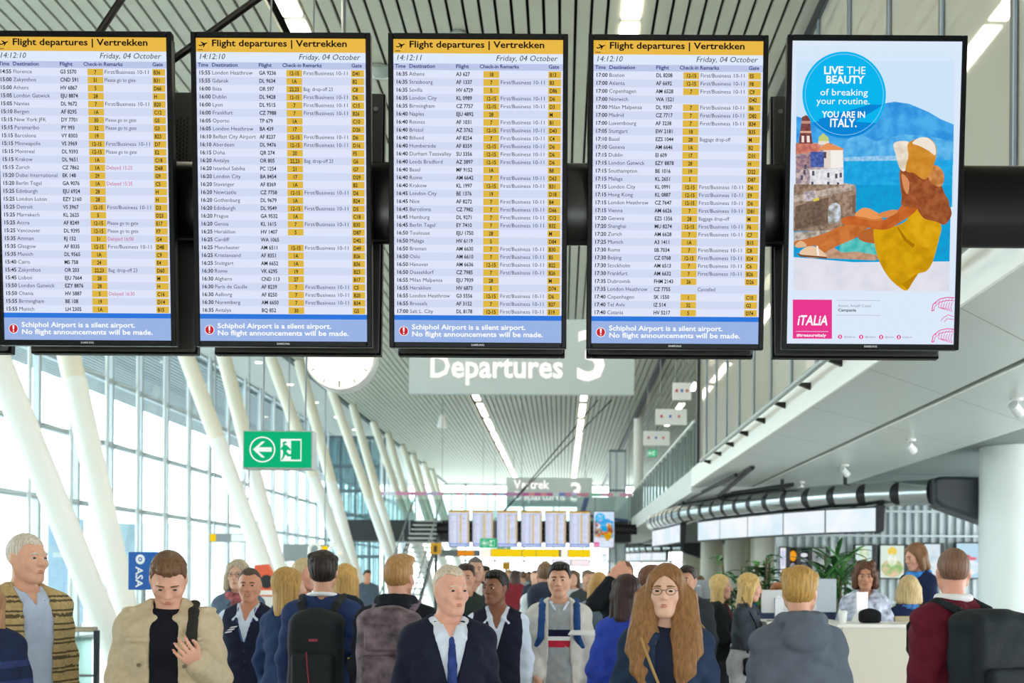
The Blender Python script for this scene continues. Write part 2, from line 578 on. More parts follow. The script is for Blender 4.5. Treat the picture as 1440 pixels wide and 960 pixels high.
# foot bridge across the hall behind the far boards
bt = thing('footbridge', 'dark footbridge crossing the hall behind the far flight boards', 'bridge', (0, 44.5, 3.03))
tag(bt, kind='structure')
MB().span((-9.2, 0, 0), (FX - 0.04, 2.4, 0.87)).build('deck', mat('#2a2e30', 0.5), bt)
for y0 in (0.05, 2.3):
    MB().span((-9.2, y0, 0.87), (FX - 0.04, y0 + 0.02, 1.9)).build('glass_parapet', glass('#e9f2f2', 0.06), bt)
for k in range(9):
    MB().span((-9.15 + 1.5 * k, 0.02, 0.87), (-9.1 + 1.5 * k, 0.1, 1.9)).build('parapet_post', mat('#8b9597', 0.4, 0.5), bt)
rainbow = ['#c86aa8', '#d6dce8', '#7a8ad0', '#d890b0', '#c9b8e0', '#8fd0b0', '#e6a0be', '#d0e0d8', '#8cc4bc', '#dc96b2', '#b0cce0', '#c088b8', '#ecd4e0', '#e698a8']
rb = MB()
n = 42
rnd = random.Random(4)
for k in range(n):
    xa = -7.7 + k * (FX + 7.66) / n
    rb.span((xa, 0.0, 0), (xa + (FX + 7.66) / n, 0.04, 0.14), (k // 2 + rnd.randint(0, 2)) % len(rainbow))
o = rb.build('rainbow_banner', [mat(c, 0.6) for c in rainbow])
o.location = (0, 44.46, 4.93)
tag(o, 'long rainbow coloured strip along the top of the footbridge railing', 'banner')
# ------------------------------------------------------------------ flight boards
ROWS = [
"""14:55|Florence|G3 5570|7|F|B36
15:00|Zakynthos|CND 591|31|P|B31
15:00|Athens|HV 6867|5||D66
15:05|London Gatwick|EJU 8874|28||H
15:05|Nantes|DL 9672|7|F|B20
15:10|Bergen|AF 8295|1A||C12
15:15|New York JFK|DY 7701|30|P|G5
15:15|Paramaribo|PY 993|32|P|G3
15:15|Barcelona|VY 8303|19||B23
15:15|Minneapolis|VS 3969|12-15|F|D7
15:15|Montreal|DL 9393|12-15|P|E2
15:15|Krakow|DL 9651|1A||C18
15:15|Zurich|CZ 7862|1A|!Delayed 15:25|D68
15:20|Dubai International|EK 148|29||G9
15:20|Berlin Tegel|GA 9076|1A|!Delayed 15:35|C5
15:25|Edinburgh|EJU 6924|28||H
15:25|London Luton|EZY 2160|28||H
15:25|Detroit|VS 3967|12-15|F|D3
15:25|Marrakech|KL 2625|5||D23
15:25|Accra|AF 8249|12-15|P|E17
15:25|Vancouver|DL 9395|12-15|P|F7
15:35|Amman|RJ 152|31|!Delayed 16:00|G4
15:35|Glasgow|AF 8335|12-15|F|D48
15:35|Munich|DL 9565|1A||C9
15:40|Cairo|MS 758|24||E4
15:45|Zakynthos|OR 203|22,23|Bag. drop-off 23|D60
15:45|Lisbon|EJU 7664|28||M
15:50|London Gatwick|EZY 8876|28||H
15:50|Chania|HV 5887|5|!Delayed 16:30|C16
15:55|Birmingham|BE 108|19||D14
15:55|Munich|LH 2305|1A||B15""",
"""15:55|London Heathrow|GA 9236|12-15|F|D41
15:55|Gdansk|DL 9634|1A||B2
16:00|Ibiza|OR 597|22,23|Bag. drop-off 23|C8
16:00|Dublin|DL 9428|12-15|F|D6
16:00|Lyon|DL 9515|7|F|C15
16:00|Frankfurt|CZ 7988|7|F|B26
16:05|Oporto|TP 679|1A||C10
16:05|London Heathrow|BA 439|17||D26
16:10|Belfast City Airport|AF 8237|12-15|F|D6
16:10|Aberdeen|DL 9476|12-15|F|D16
16:15|Doha|QR 274|20||F5
16:20|Antalya|OR 805|22,23|Bag. drop-off 23|G6
16:20|Istanbul Sabiha|PC 1254|21||G7
16:20|London City|BA 8454|17||D29
16:20|Stavanger|AF 8369|1A||B2
16:20|Newcastle|CZ 7758|12-15|F|D6
16:20|Gothenburg|DL 9679|1A||B24
16:20|Edinburgh|DL 9549|12-15|F|D5
16:20|Prague|GA 9532|1A||C18
16:20|Genoa|KL 1615|7|F|B30
16:25|Heraklion|HV 1407|5||D87
16:25|Cardiff|WA 1065|||D42
16:25|Manchester|AM 6511|12-15|F|D49
16:25|Kristiansand|AF 8351|1A||B26
16:25|Stuttgart|AM 6652|1A||B36
16:30|Rome|VK 6295|19||B23
16:30|Alghero|CND 113|27||B17
16:30|Paris de Gaulle|AF 8239|7|F|C5
16:30|Aalborg|AF 8250|7|F|B20
16:30|Nuremberg|AM 6650|7|F|B34
16:35|Antalya|BQ 852|30||G5""",
"""16:35|Athens|A3 627|18||B13
16:35|Strasbourg|AF 1337|7|F|B3
16:35|Sevilla|HV 6729|5||D86
16:35|London City|KL 0989|12-15|F|D6
16:35|Birmingham|CZ 7757|12-15|F|D3
16:40|Naples|EJU 4892|28||M
16:40|Rennes|AF 1031|7|F|B1
16:40|Bristol|AZ 3762|12-15|F|D43
16:40|Billund|AF 8254|7|F|C4
16:40|Humberside|AF 8359|12-15|F|D6
16:40|Durham Teesvalley|SU 3356|12-15|F|D6
16:40|Leeds Bradford|AZ 3897|12-15|F|D6
16:40|Basel|MF 9152|1A||B8
16:40|Rome|AM 6642|7|F|D63
16:40|Krakow|KL 1997|12-15|F|B31
16:45|London City|BE 1376|19||D18
16:45|Nice|AF 8272|7|F|B4
16:45|Barcelona|CZ 7982|7|F|D66
16:45|Hamburg|DL 9271|7|F|C12
16:45|Berlin Tegel|EY 7410|7|F|B32
16:50|Toulouse|EJU 1750|28||M
16:50|Malaga|HV 6119|5||D84
16:50|Bremen|AM 6630|7|F|B30
16:50|Oslo|AM 6610|7|F|B5
16:50|Hanover|AM 6636|12-15|F|B22
16:50|Dusseldorf|CZ 7985|7|F|B26
16:55|Milan Malpensa|EJU 7939|28||M
16:55|Heraklion|HV 6873|5||D74
16:55|London Heathrow|G3 5556|12-15|F|D6
16:55|Brussels|AF 3152|7|F|B27
17:00|Salt L. City|DL 8178|12-15|F|E19""",
"""17:00|Boston|DL 8208|12-15|F|E5
17:00|Atlanta|AF 6692|12-15|F|F8
17:00|Copenhagen|AM 6528|7|F|C9
17:00|Norwich|WA 1521|||D42
17:00|Milan Malpensa|DL 9307|7|F|B6
17:00|Madrid|CZ 7717|7|F|D82
17:00|Luxembourg|AF 3238|7|F|B34
17:05|Stuttgart|EW 2181|18||B35
17:10|Basel|EZS 1044|28|Baggage drop-off|M
17:10|Geneva|AM 6646|1A||B2
17:15|Dublin|EI 609|17||D31
17:15|London Gatwick|EZY 8878|28||H
17:15|Southampton|BE 1016|19||D22
17:15|Malaga|KL 2651|5||D87
17:15|London City|KL 0991|12-15|F|D6
17:15|Hong Kong|KL 0887|12-15|F|E9
17:15|London Heathrow|CZ 7647|12-15|F|D6
17:15|Vienna|AM 6626|7|F|D81
17:20|Geneva|EZS 1356|28|Baggage drop-off|M
17:20|Shanghai|MU 8274|12-15|F|F6
17:20|Zurich|AM 6628|7|F|C7
17:25|Munich|A3 1411|1A||B15
17:30|Rome|0B 7034|7|F|C8
17:30|Beijing|CZ 0768|12-15|F|E24
17:30|Stockholm|AM 6513|7|F|C6
17:30|Frankfurt|AM 6632|7|F|B26
17:35|Dubrovnik|FHM 2143|26||D26
17:35|London Heathrow|CZ 7755||Cancelled|
17:40|Copenhagen|SK 1550|1||C10
17:40|Tel Aviv|IZ 514|32||G2
17:40|Catania|HV 5217|5||D74"""]
CLOCKS = ['14:12:10', '14:12:10', '14:12:11', '14:12:10']
SW, SH, TILT = 0.788, 1.39, math.radians(3.6)
m_bez = mat('#080b10', 0.35, spec=0.15)
m_hous = mat('#070809', 0.6, spec=0.15)
LITE = [emit('#dfe6fb'), emit('#d3dbf4'), emit('#e9b949'), emit('#e0b844'), emit('#bdc7ea'), emit('#2f77de'), emit('#9ab4e5'), emit('#e0eafd'), emit('#c99a34')]
INKS = [emit('#16191f'), emit('#232733'), emit('#c8437c'), emit('#ffffff'), emit('#c62a36'), emit('#0d0f12'), emit('#33407a')]
def fr(u, v, d=0.0):
    """a point of the screen: u across, v down, d in front of the glass"""
    return ((u - 0.5) * SW, -0.004 - d, (0.5 - v) * SH)
def rect(mb, u0, v0, u1, v1, m, d):
    mb.poly([fr(u0, v0, d), fr(u0, v1, d), fr(u1, v1, d), fr(u1, v0, d)], m)

def frame_and_housing(t):
    b = MB()
    ow, oh = SW / 2 + 0.024, SH / 2 + 0.026
    b.span((-ow, -0.012, -oh), (-SW / 2, 0.03, oh)).span((SW / 2, -0.012, -oh), (ow, 0.03, oh))
    b.span((-SW / 2, -0.012, SH / 2), (SW / 2, 0.03, oh)).span((-SW / 2, -0.012, -oh), (SW / 2, 0.03, -SH / 2))
    b.build('bezel', m_bez, t, bevel=0.004)
    h = MB().span((-ow + 0.012, 0.0305, -oh + 0.012), (ow - 0.012, 0.075, oh - 0.012))
    h.span((-0.28, 0.0755, -0.5), (0.28, 0.1, 0.5))
    h.build('housing', m_hous, t, bevel=0.006)
    MB().span((-0.1, 0.1, -0.08), (0.1, 0.131, 0.1)).build('mounting_bracket', m_hous, t)
    bb = MB()
    write(bb, 'SAMSUNG', 0, -oh + 0.0095, 0.0085, lambda x, y: (x, -0.0127, y), 0, True, width=0.062, align='c')
    bb.build('maker_badge', mat('#c9ccd0', 0.4), t)

def flight_board(k, label, loc):
    t = thing('flight_board', label, 'information screen', loc, 0, 'screens of the near overhead row')
    t.rotation_euler = (TILT, 0, 0)
    frame_and_housing(t)
    s, w = MB(), MB()
    V = lambda px: (px - 62.5) / 416.8
    pl = lambda x, y: ((x - 0.5) * SW, -0.0065, 0.5 * SH - y)
    cw = SW
    def T(txt, u, v, cap, m, bold=False, width=None, align='l', slant=0.0, sx=0.92):
        # v: baseline as a share of the screen's height
        write(w, txt, u * SW, v * SH, cap, lambda x, y: (x - SW / 2, -0.0065, SH / 2 - (2 * v * SH - y)), m, bold, width * SW if width else None, sx, slant, align)
    rect(s, 0, 0, 1, V(81.5), 2, 0)
    rect(s, 0, V(81.5), 1, V(95.2), 7, 0)
    rect(s, 0, V(95.2), 1, V(104.2), 4, 0)
    data = [r.split('|') for r in ROWS[k].splitlines()]
    v0, pit = V(104.2), V(62.5 + 10.88)
    for i, r in enumerate(data):
        va = v0 + i * pit
        rect(s, 0, va, 1, va + pit, (1 if i % 2 else 0), 0)
    vend = v0 + len(data) * pit
    rect(s, 0, vend, 1, V(441.3), 7, 0)
    rect(s, 0, V(441.3), 1, V(448.2), 5, 0)
    rect(s, 0, V(448.2), 1, 1, 6, 0)
    for i, r in enumerate(data):
        va = v0 + i * pit; bl = va + pit * 0.74; c = 0.0172
        T(r[0], 0.013, bl, c, 0, True, 0.071)
        T(r[1], 0.092, bl, c, 1, sx=1.0)
        T(r[2], 0.37, bl, c, 0, True, sx=0.86)
        if r[3]:
            rect(s, 0.531, va + pit * 0.10, 0.624, va + pit * 0.93, 3, 0.0006)
            T(r[3], 0.5775, bl + 0.001, c, 0, True, align='c', sx=0.8)
        rem = {'F': 'First/Business 10-11', 'P': 'Please go to gate'}.get(r[4], r[4])
        if rem:
            red = rem.startswith('!')
            T(rem.lstrip('!'), 0.631, bl, c, 2 if red else 1, sx=0.84, width=0.268 if r[4] == 'F' else None)
        if r[5]:
            rect(s, 0.914, va + pit * 0.10, 0.989, va + pit * 0.93, 3, 0.0006)
            T(r[5], 0.922, bl + 0.001, c, 0, True, sx=0.8)
    T('Flight departures | Vertrekken', 0.092, V(73.8), 0.0285, 5, True, 0.80)
    T(CLOCKS[k], 0.012, V(91.4), 0.0245, 5, width=0.158, slant=0.22)
    T('Friday, 04 October', 0.603, V(91.4), 0.0245, 5, width=0.362, slant=0.22)
    for txt, u, wd in (('Time', 0.01, 0.062), ('Destination', 0.092, 0.155), ('Flight', 0.368, 0.077), ('Check-in', 0.508, 0.113), ('Remarks', 0.628, 0.113), ('Gate', 0.915, 0.063)):
        T(txt, u, V(101.6), 0.0165, 6, True, wd)
    # take-off pictogram in its square
    a, b, c_, d_ = 0.008, V(64), 0.073, V(80)
    for (u0, q0, u1, q1) in ((a, b, a + .002, d_), (c_ - .002, b, c_, d_), (a, b, c_, b + .001), (a, d_ - .001, c_, d_)):
        rect(s, u0, q0, u1, q1, 8, 0.0006)
    rect(s, a + .003, V(78), a + .033, V(79), 2, 0.0007)
    plane = [(.1, .62), (.2, .58), (.3, .64), (.5, .52), (.28, .3), (.38, .28), (.66, .44), (.84, .36), (.92, .38), (.9, .45), (.74, .54), (.6, .82), (.52, .84), (.56, .62), (.34, .73), (.22, .74)]
    w.poly([fr(a + (c_ - a) * x, b + (d_ - b) * (y * 0.85), 0.0022) for x, y in plane][::-1], 5)
    w.poly([fr(a + .004, V(78.3), .0022), fr(a + .004, V(79.2), .0022), fr(a + .034, V(79.2), .0022), fr(a + .034, V(78.3), .0022)], 5)
    # notice with the red warning disc
    T('Schiphol Airport is a silent airport.', 0.104, V(461.3), 0.0222, 3, True, 0.682)
    T('No flight announcements will be made.', 0.104, V(471.2), 0.0222, 3, True, 0.787)
    cx, cv = 0.056, V(463.8)
    for rad, m, d in ((0.0285, 3, 0.0012), (0.0252, 4, 0.0016)):
        ring = [fr(cx + rad * math.cos(q * math.pi / 14), cv + rad * SW / SH * math.sin(q * math.pi / 14), d) for q in range(28)]
        w.poly(ring, m)
    cz = lambda u, v: fr(u, v, 0.0024)
    w.poly([cz(cx - .0058, cv - .0118), cz(cx - .0035, cv + .0035), cz(cx + .0035, cv + .0035), cz(cx + .0058, cv - .0118)], 3)
    w.poly([fr(cx + .0045 * math.cos(q * math.pi / 6), cv + .0085 + .0045 * SW / SH * math.sin(q * math.pi / 6), .0024) for q in range(12)], 3)
    s.build('screen', LITE, t)
    w.build('lettering', INKS, t)
    return t

ZB = EYE + (PPY - 271.5) * 5.0 / FPX          # height of the row's middle
BX = [-2.245, -1.32, -0.403, 0.527]
BL = ['flight board at the left end of the row, first flight Florence, cut by the frame',
      'flight board in the near row whose first flight is London Heathrow at 15:55',
      'flight board in the near row whose first flight is Athens at 16:35',
      'flight board in the near row whose first flight is Boston at 17:00']
boards = [flight_board(k, BL[k], (BX[k], 5.0, ZB)) for k in range(4)]

# ------------------------------------------------------------------ the advertising screen
ad = thing('advertising_screen', 'upright advertising screen showing a woman in a yellow dress by the sea', 'information screen', (1.45, 5.0, ZB + 0.004), 0, 'screens of the near overhead row')
ad.rotation_euler = (TILT, 0, 0)
frame_and_housing(ad)
def uv(px, py):
    v = (py - 63.0) / 419.0
    xl, xr = 1116 - 8 * v, 1356 - 12.5 * v
    return (px - xl) / (xr - xl), v
def A(x, y): return uv(1095 + x / 4.0, 40 + y / 4.0)            # upper half
def B(x, y): return uv(1095 + x / 3.766, 260 + y / 3.766)       # lower half
pic = MB()
AC, AM = {}, []
def am(col, noise=None, scale=8.0):
    k = (col, noise, scale)
    if k not in AC:
        AC[k] = len(AM); AM.append(emit(col, 1.0, noise, scale))
    return AC[k]
_lay = [0]
def shape(pts, f, col, noise=None, scale=8.0):
    _lay[0] += 1
    p = [fr(*f(x, y), d=0.00006 * _lay[0]) for x, y in pts]
    pic.poly(p, am(col, noise, scale))
ident = lambda u, v: (u, v)
shape([(0, 0), (0, 1), (1, 1), (1, 0)], ident, '#dce9fa')
shape([(108, 118), (104, 560), (104, 1000), (996, 1000), (1002, 118)], A, '#cde4f9')
shape([(108, 118), (107, 200), (1001, 200), (1002, 118)], A, '#d6e8fa')
# mountains and sea
shape([(107, 505), (160, 520), (250, 530), (330, 500), (420, 470), (520, 440), (600, 432), (660, 422), (740, 432), (800, 455), (860, 480), (920, 515), (996, 545), (992, 770), (104, 770)][::-1], A, '#4fb0ec', '#2e8fdc', 14)
shape([(370, 640), (460, 600), (560, 640), (700, 600), (860, 610), (994, 640), (992, 740), (370, 740)], A, '#66bdee', '#3f9fdf', 22)
shape([(370, 728), (520, 722), (700, 718), (700, 756), (370, 756)], A, '#a9d3ee', '#78b9e6', 60)
shape([(104, 755), (103, 1000), (986, 1000), (990, 740)], A, '#27aee6', '#1c9cdc', 30)
shape([(88, 0), (85, 420), (915, 400), (924, 0)], B, '#12a3d6', '#1896cf', 30)
# town: belfry, domes, houses, arches
shape([(103, 650), (101, 1000), (440, 1000), (440, 880), (372, 870), (372, 680), (300, 650)], A, '#cdb9b4', '#8f7f8c', 60)
shape([(126, 600), (120, 655), (198, 655), (190, 600), (182, 510), (160, 498), (138, 510)], A, '#8a4f49', '#6b3a3c', 60)
shape([(134, 530), (134, 545), (186, 545), (186, 530)], A, '#c58f80')
shape([(128, 585), (127, 597), (191, 597), (191, 585)], A, '#d9a492')
shape([(136, 612), (135, 648), (150, 648), (150, 612)], A, '#f0e3dc'); shape([(165, 612), (165, 648), (182, 648), (181, 612)], A, '#f0e3dc')
shape([(103, 655), (102, 715), (240, 700), (240, 655)], A, '#d98a72', '#b8675c', 50)
shape([(230, 640), (234, 618), (248, 606), (258, 596), (268, 606), (286, 620), (291, 642)], A, '#c2cf7a'); shape([(230, 640), (230, 660), (291, 662), (291, 642)], A, '#e9e0d2')
shape([(232, 680), (282, 650), (372, 682), (366, 690), (240, 690)], A, '#e6925c')
shape([(262, 690), (262, 790), (372, 786), (368, 690)], A, '#f4eee8'); shape([(262, 690), (262, 790), (300, 790), (300, 690)], A, '#e3d5cc')
shape([(262, 700), (262, 735), (275, 735), (275, 700)], A, '#5a4a50')
shape([(185, 700), (185, 785), (262, 785), (262, 700)], A, '#5b6fb4', '#3d4f94', 70)
shape([(108, 730), (106, 800), (185, 790), (185, 700)], A, '#b98f8e', '#7d6a80', 70)
shape([(182, 800), (182, 950), (374, 960), (372, 784)], A, '#ecebee', '#cfcfd6', 60)
for (x, y) in ((195, 805), (190, 865), (280, 815), (325, 820), (350, 815), (280, 865), (335, 868), (150, 770), (130, 830), (145, 800)):
    shape([(x, y), (x, y + 26), (x + 13, y + 26), (x + 13, y)], A, '#54556a')
shape([(86, 20), (84, 245), (330, 240), (415, 160), (418, 20), (380, 0), (90, 0)], B, '#a98f7c', '#7b6656', 50)
shape([(95, 115), (92, 235), (265, 205), (272, 65)], B, '#80695a', '#655146', 60)
shape([(86, 60), (86, 95), (415, 25), (412, 0), (370, 0)], B, '#c9b8ab', '#9b8a80', 60)
shape([(268, 160), (270, 120), (290, 98), (312, 95), (332, 108), (338, 150), (330, 200), (270, 205)], B, '#cfdbe6', '#8a8478', 40)
shape([(396, 90), (402, 55), (414, 50), (416, 150), (398, 150)], B, '#7a6253')
shape([(140, 90), (140, 40), (200, 30), (215, 80)], B, '#d8d0cf', '#9a8d96', 60); shape([(190, 75), (190, 90), (222, 82), (220, 68)], B, '#d8c850')
shape([(88, 250), (86, 300), (330, 270), (330, 235)], B, '#c9bfb4', '#8d8074', 50)
shape([(330, 300), (330, 375), (560, 380), (560, 280), (420, 280)], B, '#45b8b4', '#6ccac2', 30)
shape([(250, 330), (250, 385), (520, 395), (560, 372), (420, 350), (340, 355), (300, 330)], B, '#c9a184', '#b08468', 40)
# ledge she sits on
shape([(84, 380), (82, 555), (912, 556), (916, 398), (620, 402), (400, 405)], B, '#e4e4ee', '#dadbe6', 10)
# woman
def sm(pts, n=5):
    out = []
    L = len(pts)
    for i in range(L):
        p0, p1, p2, p3 = pts[i - 1], pts[i], pts[(i + 1) % L], pts[(i + 2) % L]
        for q in range(n):
            t = q / n
            out.append(tuple(0.5 * (2 * p1[k] + (p2[k] - p0[k]) * t + (2 * p0[k] - 5 * p1[k] + 4 * p2[k] - p3[k]) * t * t + (3 * p1[k] - p0[k] - 3 * p2[k] + p3[k]) * t ** 3) for k in (0, 1)))
    return out
shape(sm([(90, 298), (150, 285), (250, 255), (340, 215), (352, 235), (260, 300), (160, 325), (100, 330)]), B, '#c9733c')
shape(sm([(180, 345), (250, 275), (350, 215), (420, 150), (460, 120), (520, 150), (560, 180), (545, 215), (480, 225), (430, 270), (330, 315), (260, 350), (230, 375), (185, 372)]), B, '#d07c40', '#b9642c', 20)
shape(sm([(430, 255), (500, 225), (560, 235), (560, 300), (500, 305), (440, 290)]), B, '#b5652f')
shape(sm([(410, 160), (440, 128), (480, 122), (530, 145), (560, 165), (520, 180), (450, 168)]), B, '#e79a5c')
shape(sm([(120, 350), (160, 325), (210, 330), (262, 378), (180, 385), (125, 372)]), B, '#e9c7a6'); shape([(95, 358), (120, 378), (262, 388), (262, 378), (130, 368)], B, '#7c4f34')
shape(sm([(92, 320), (120, 295), (150, 310), (150, 325), (110, 330)]), B, '#e0b48c')
shape([(205, 320), (215, 322), (222, 372), (210, 372)], B, '#f4ede6')
shape(sm([(510, 235), (560, 190), (620, 215), (690, 180), (700, 130), (760, 130), (830, 180), (866, 200), (862, 260), (840, 350), (820, 410), (790, 450), (740, 470), (690, 550), (640, 530), (580, 470), (530, 370)]), B, '#d9a613', '#c48f0c', 14)
shape(sm([(690, 180), (700, 120), (790, 120), (868, 205), (850, 290), (800, 330), (730, 300), (695, 250)]), B, '#e0ad1a', '#cf9a10', 22)
shape([(730, 310), (690, 285), (640, 220), (632, 216), (672, 290), (720, 330)], B, '#a87608')
shape([(690, 548), (745, 468), (735, 466), (660, 520)], B, '#b98308')
# her arm hugging the knee
shape(sm([(345, 175), (400, 165), (480, 185), (560, 185), (640, 130), (690, 60), (740, 40), (760, 90), (730, 140), (660, 190), (590, 230), (520, 232), (440, 210), (370, 210), (340, 200)]), B, '#c8692f', '#b55722', 18)
shape(sm([(530, 155), (610, 130), (640, 140), (580, 172)]), B, '#d98a4e')
# hair
shape(sm([(690, 800), (735, 790), (800, 830), (900, 850), (940, 920), (955, 1000), (720, 1000), (700, 940)]), A, '#8a4526', '#a55a30', 30)
shape(sm([(655, 0), (720, -30), (830, -20), (870, 20), (905, 90), (925, 150), (890, 205), (840, 190), (780, 175), (745, 130), (720, 75), (690, 50), (665, 45)]), B, '#8d4727', '#a85f35', 34)
shape(sm([(700, 820), (712, 900), (735, 930), (742, 860)]), A, '#d99060')
# hat, her hand on it
shape(sm([(850, 800), (890, 770), (930, 800), (940, 850), (915, 890), (860, 860)]), A, '#d8965a', '#b8703a', 30)
shape(sm([(655, 655), (700, 638), (745, 650), (740, 720), (722, 800), (690, 790), (668, 720)]), A, '#f0e8dc', '#d9c8b0', 20)
shape(sm([(735, 655), (790, 625), (850, 620), (892, 660), (895, 720), (870, 800), (830, 850), (770, 815), (722, 800), (738, 720)]), A, '#d89638', '#c98428', 24)
shape(sm([(760, 650), (800, 620), (850, 622), (888, 660), (890, 715), (850, 690), (800, 665)]), A, '#efe4d4')
# the blue disc and its lines
disc = [(375 + 236 * math.cos(q * math.pi / 40), 388 + 236 * math.sin(q * math.pi / 40)) for q in range(80)]
shape(disc, A, '#0db5ee')
low = [(375 + 236 * math.cos(q * math.pi / 40), 388 + 236 * math.sin(q * math.pi / 40)) for q in range(9, 32)]
shape(low[::-1] + [(230, 522), (330, 498), (420, 470), (520, 440), (600, 440)][::1], A, '#0c86d6')
pic.build('screen', AM, ad)
adt = MB()
AI = [emit('#ffffff'), emit('#e8388f'), emit('#e1eef9'), emit('#8a8d96'), emit('#45484f'), emit('#9fd8f6')]
def AT(txt, x0, x1, ybase, cap, f, m, bold=False, slant=0.0):
    (u0, v0), (u1, v1) = f(x0, ybase), f(x1, ybase)
    write(adt, txt, 0, 0, cap, lambda x, y: (u0 * SW - SW / 2 + x, -0.0105, SH / 2 - v0 * SH + y), m, bold, (u1 - u0) * SW, 1.0, slant)
AT('LIVE', 258, 370, 275, 0.0335, A, 0, True); AT('THE', 388, 496, 275, 0.0335, A, 0)
AT('BEAUTY', 270, 485, 326, 0.0335, A, 0, True)
adt.build('headline_lettering', AI, ad); adt = MB()
AT('of breaking', 237, 508, 392, 0.0295, A, 0); AT('your routine.', 218, 520, 440, 0.0295, A, 0)
adt.build('headline_lettering', AI, ad); adt = MB()
AT('YOU ARE IN', 250, 494, 513, 0.0275, A, 0, True); AT('ITALY.', 292, 446, 564, 0.036, A, 0, True)
adt.build('headline_lettering', AI, ad); adt = MB()
for rad in (220,):
    for q in range(60):
        a0, a1 = q * math.pi / 30, (q + 1) * math.pi / 30
        pts = [A(375 + r_ * math.cos(a_), 388 + r_ * math.sin(a_)) for r_, a_ in ((rad, a0), (rad + 2.2, a0), (rad + 2.2, a1), (rad, a1))]
        adt.poly([fr(*p, d=0.0066) for p in pts], 5)
def asq(x0, y0, x1, y1, m, d=0.006):
    adt.poly([fr(*B(x, y), d=d) for x, y in ((x0, y0), (x0, y1), (x1, y1), (x1, y0))], m)
adt.build('disc_ring', AI, ad); adt = MB()
asq(80, 604, 288, 810, 1)
AT('iTALiA', 102, 262, 738, 0.044, B, 0, True, 0.18)
asq(96, 771, 268, 773, 2, 0.0066)
AT('#treasureitaly', 100, 256, 799, 0.013, B, 0, True)
adt.build('logo_panel', AI, ad); adt = MB()
AT('Atrani, Amalfi Coast', 320, 496, 642, 0.0125, B, 3); AT('Campania', 320, 416, 665, 0.0125, B, 4, True)
asq(312, 606, 545, 607.5, 3); asq(312, 684, 545, 685.5, 3)
for (x, txt, x1) in ((331, '@italia.it', 410), (443, '@italia.it', 520), (549, '@italia', 616), (643, 'italia.it', 712)):
    adt.poly([fr(*B(x + 11.5 * math.cos(q * math.pi / 10), 799 + 11.5 * math.sin(q * math.pi / 10)), d=0.006) for q in range(20)], 1)
    AT(txt, x + 19, x1, 804, 0.009, B, 3)
    asq(x - 3, 793, x + 3, 806, 0, 0.0066)
adt.build('caption_lettering', AI, ad); adt = MB()
# drawn pink fern fronds in the corner
def stroke(pts, w0, f, m):
    for (x0, y0), (x1, y1) in zip(pts[:-1], pts[1:]):
        dx, dy = x1 - x0, y1 - y0
        L = math.hypot(dx, dy) or 1
        nx, ny = -dy / L * w0, dx / L * w0
        adt.poly([fr(*f(x, y), d=0.0066) for x, y in ((x0 + nx, y0 + ny), (x0 - nx, y0 - ny), (x1 - nx, y1 - ny), (x1 + nx, y1 + ny))], m)
for (ox, oy) in ((0, 0), (6, 165)):
    stroke([(938 + 0, 590 + oy), (900, 588 + oy), (860, 597 + oy), (825, 625 + oy), (818, 660 + oy), (832, 655 + oy)], 2.2, B, 1)
    stroke([(938, 606 + oy), (900, 604 + oy), (865, 612 + oy), (835, 635 + oy), (826, 660 + oy)], 1.6, B, 1)
    for q in range(6):
        stroke([(930 - q * 17, 592 + oy + q * 3), (920 - q * 17, 606 + oy + q * 4)], 1.4, B, 1)
        stroke([(928 - q * 14, 612 + oy + q * 2), (918 - q * 13, 640 + oy), (926 - q * 9, 665 + oy - q * 3)], 1.5, B, 1)
    adt.build('fern_drawing', AI, ad); adt = MB()
stroke([(936, 690), (905, 680), (880, 695), (866, 712)], 1.6, B, 1); stroke([(936, 705), (900, 700), (884, 718)], 1.6, B, 1)
adt.build('fern_drawing', AI, ad)

# ------------------------------------------------------------------ rear screens, facing the other way
m_back = mat('#3c3d3b', 0.55)
m_dot = mat('#121313', 0.8)
def rear_screen(x, label, cut=False):
    t = thing('rear_screen', label, 'information screen', (x, 5.36, EYE + 1.072 + 0.675), math.pi, 'screens hung back to back behind the near row')
    t.rotation_euler = (TILT, 0, math.pi)
    ow, oh = 0.413, 0.668
    b = MB()
    b.span((-ow, -0.012, -oh), (-ow + 0.026, 0.03, oh)).span((ow - 0.026, -0.012, -oh), (ow, 0.03, oh))
    b.span((-ow + 0.026, -0.012, oh - 0.028), (ow - 0.026, 0.03, oh)).span((-ow + 0.026, -0.012, -oh), (ow - 0.026, 0.03, -oh + 0.06))
    b.build('bezel', m_bez, t, bevel=0.004)
    MB().span((-ow + 0.026, -0.004, -oh + 0.06), (ow - 0.026, 0.0, oh - 0.028)).build('screen', LITE[0], t)
    MB().span((-ow + 0.008, 0.031, -oh + 0.008), (ow - 0.008, 0.055, oh - 0.008)).build('back_cover', m_back, t, bevel=0.01)
    for sx in (-1, 1):
        g = MB()
        for i in range(7):
            for j in range(14):
                cx, cz = sx * (0.34 - 0.017 * i), 0.52 - 0.021 * j - (0.01 if i % 2 else 0)
                g.span((cx - 0.004, 0.0551, cz - 0.006), (cx + 0.004, 0.0558, cz + 0.006))
        g.build('vent_grille', m_dot, t)
    for sx in (-1, 1):
        MB().cyl((sx * 0.37, 0.0545, 0.575), (sx * 0.37, 0.06, 0.575), 0.012, n=14).build('screw', mat('#7c7f80', 0.4, 0.7), t, smooth=True)
    return t
RX = [-3.15, -2.226, -1.316, -0.405, 0.528, 1.45]
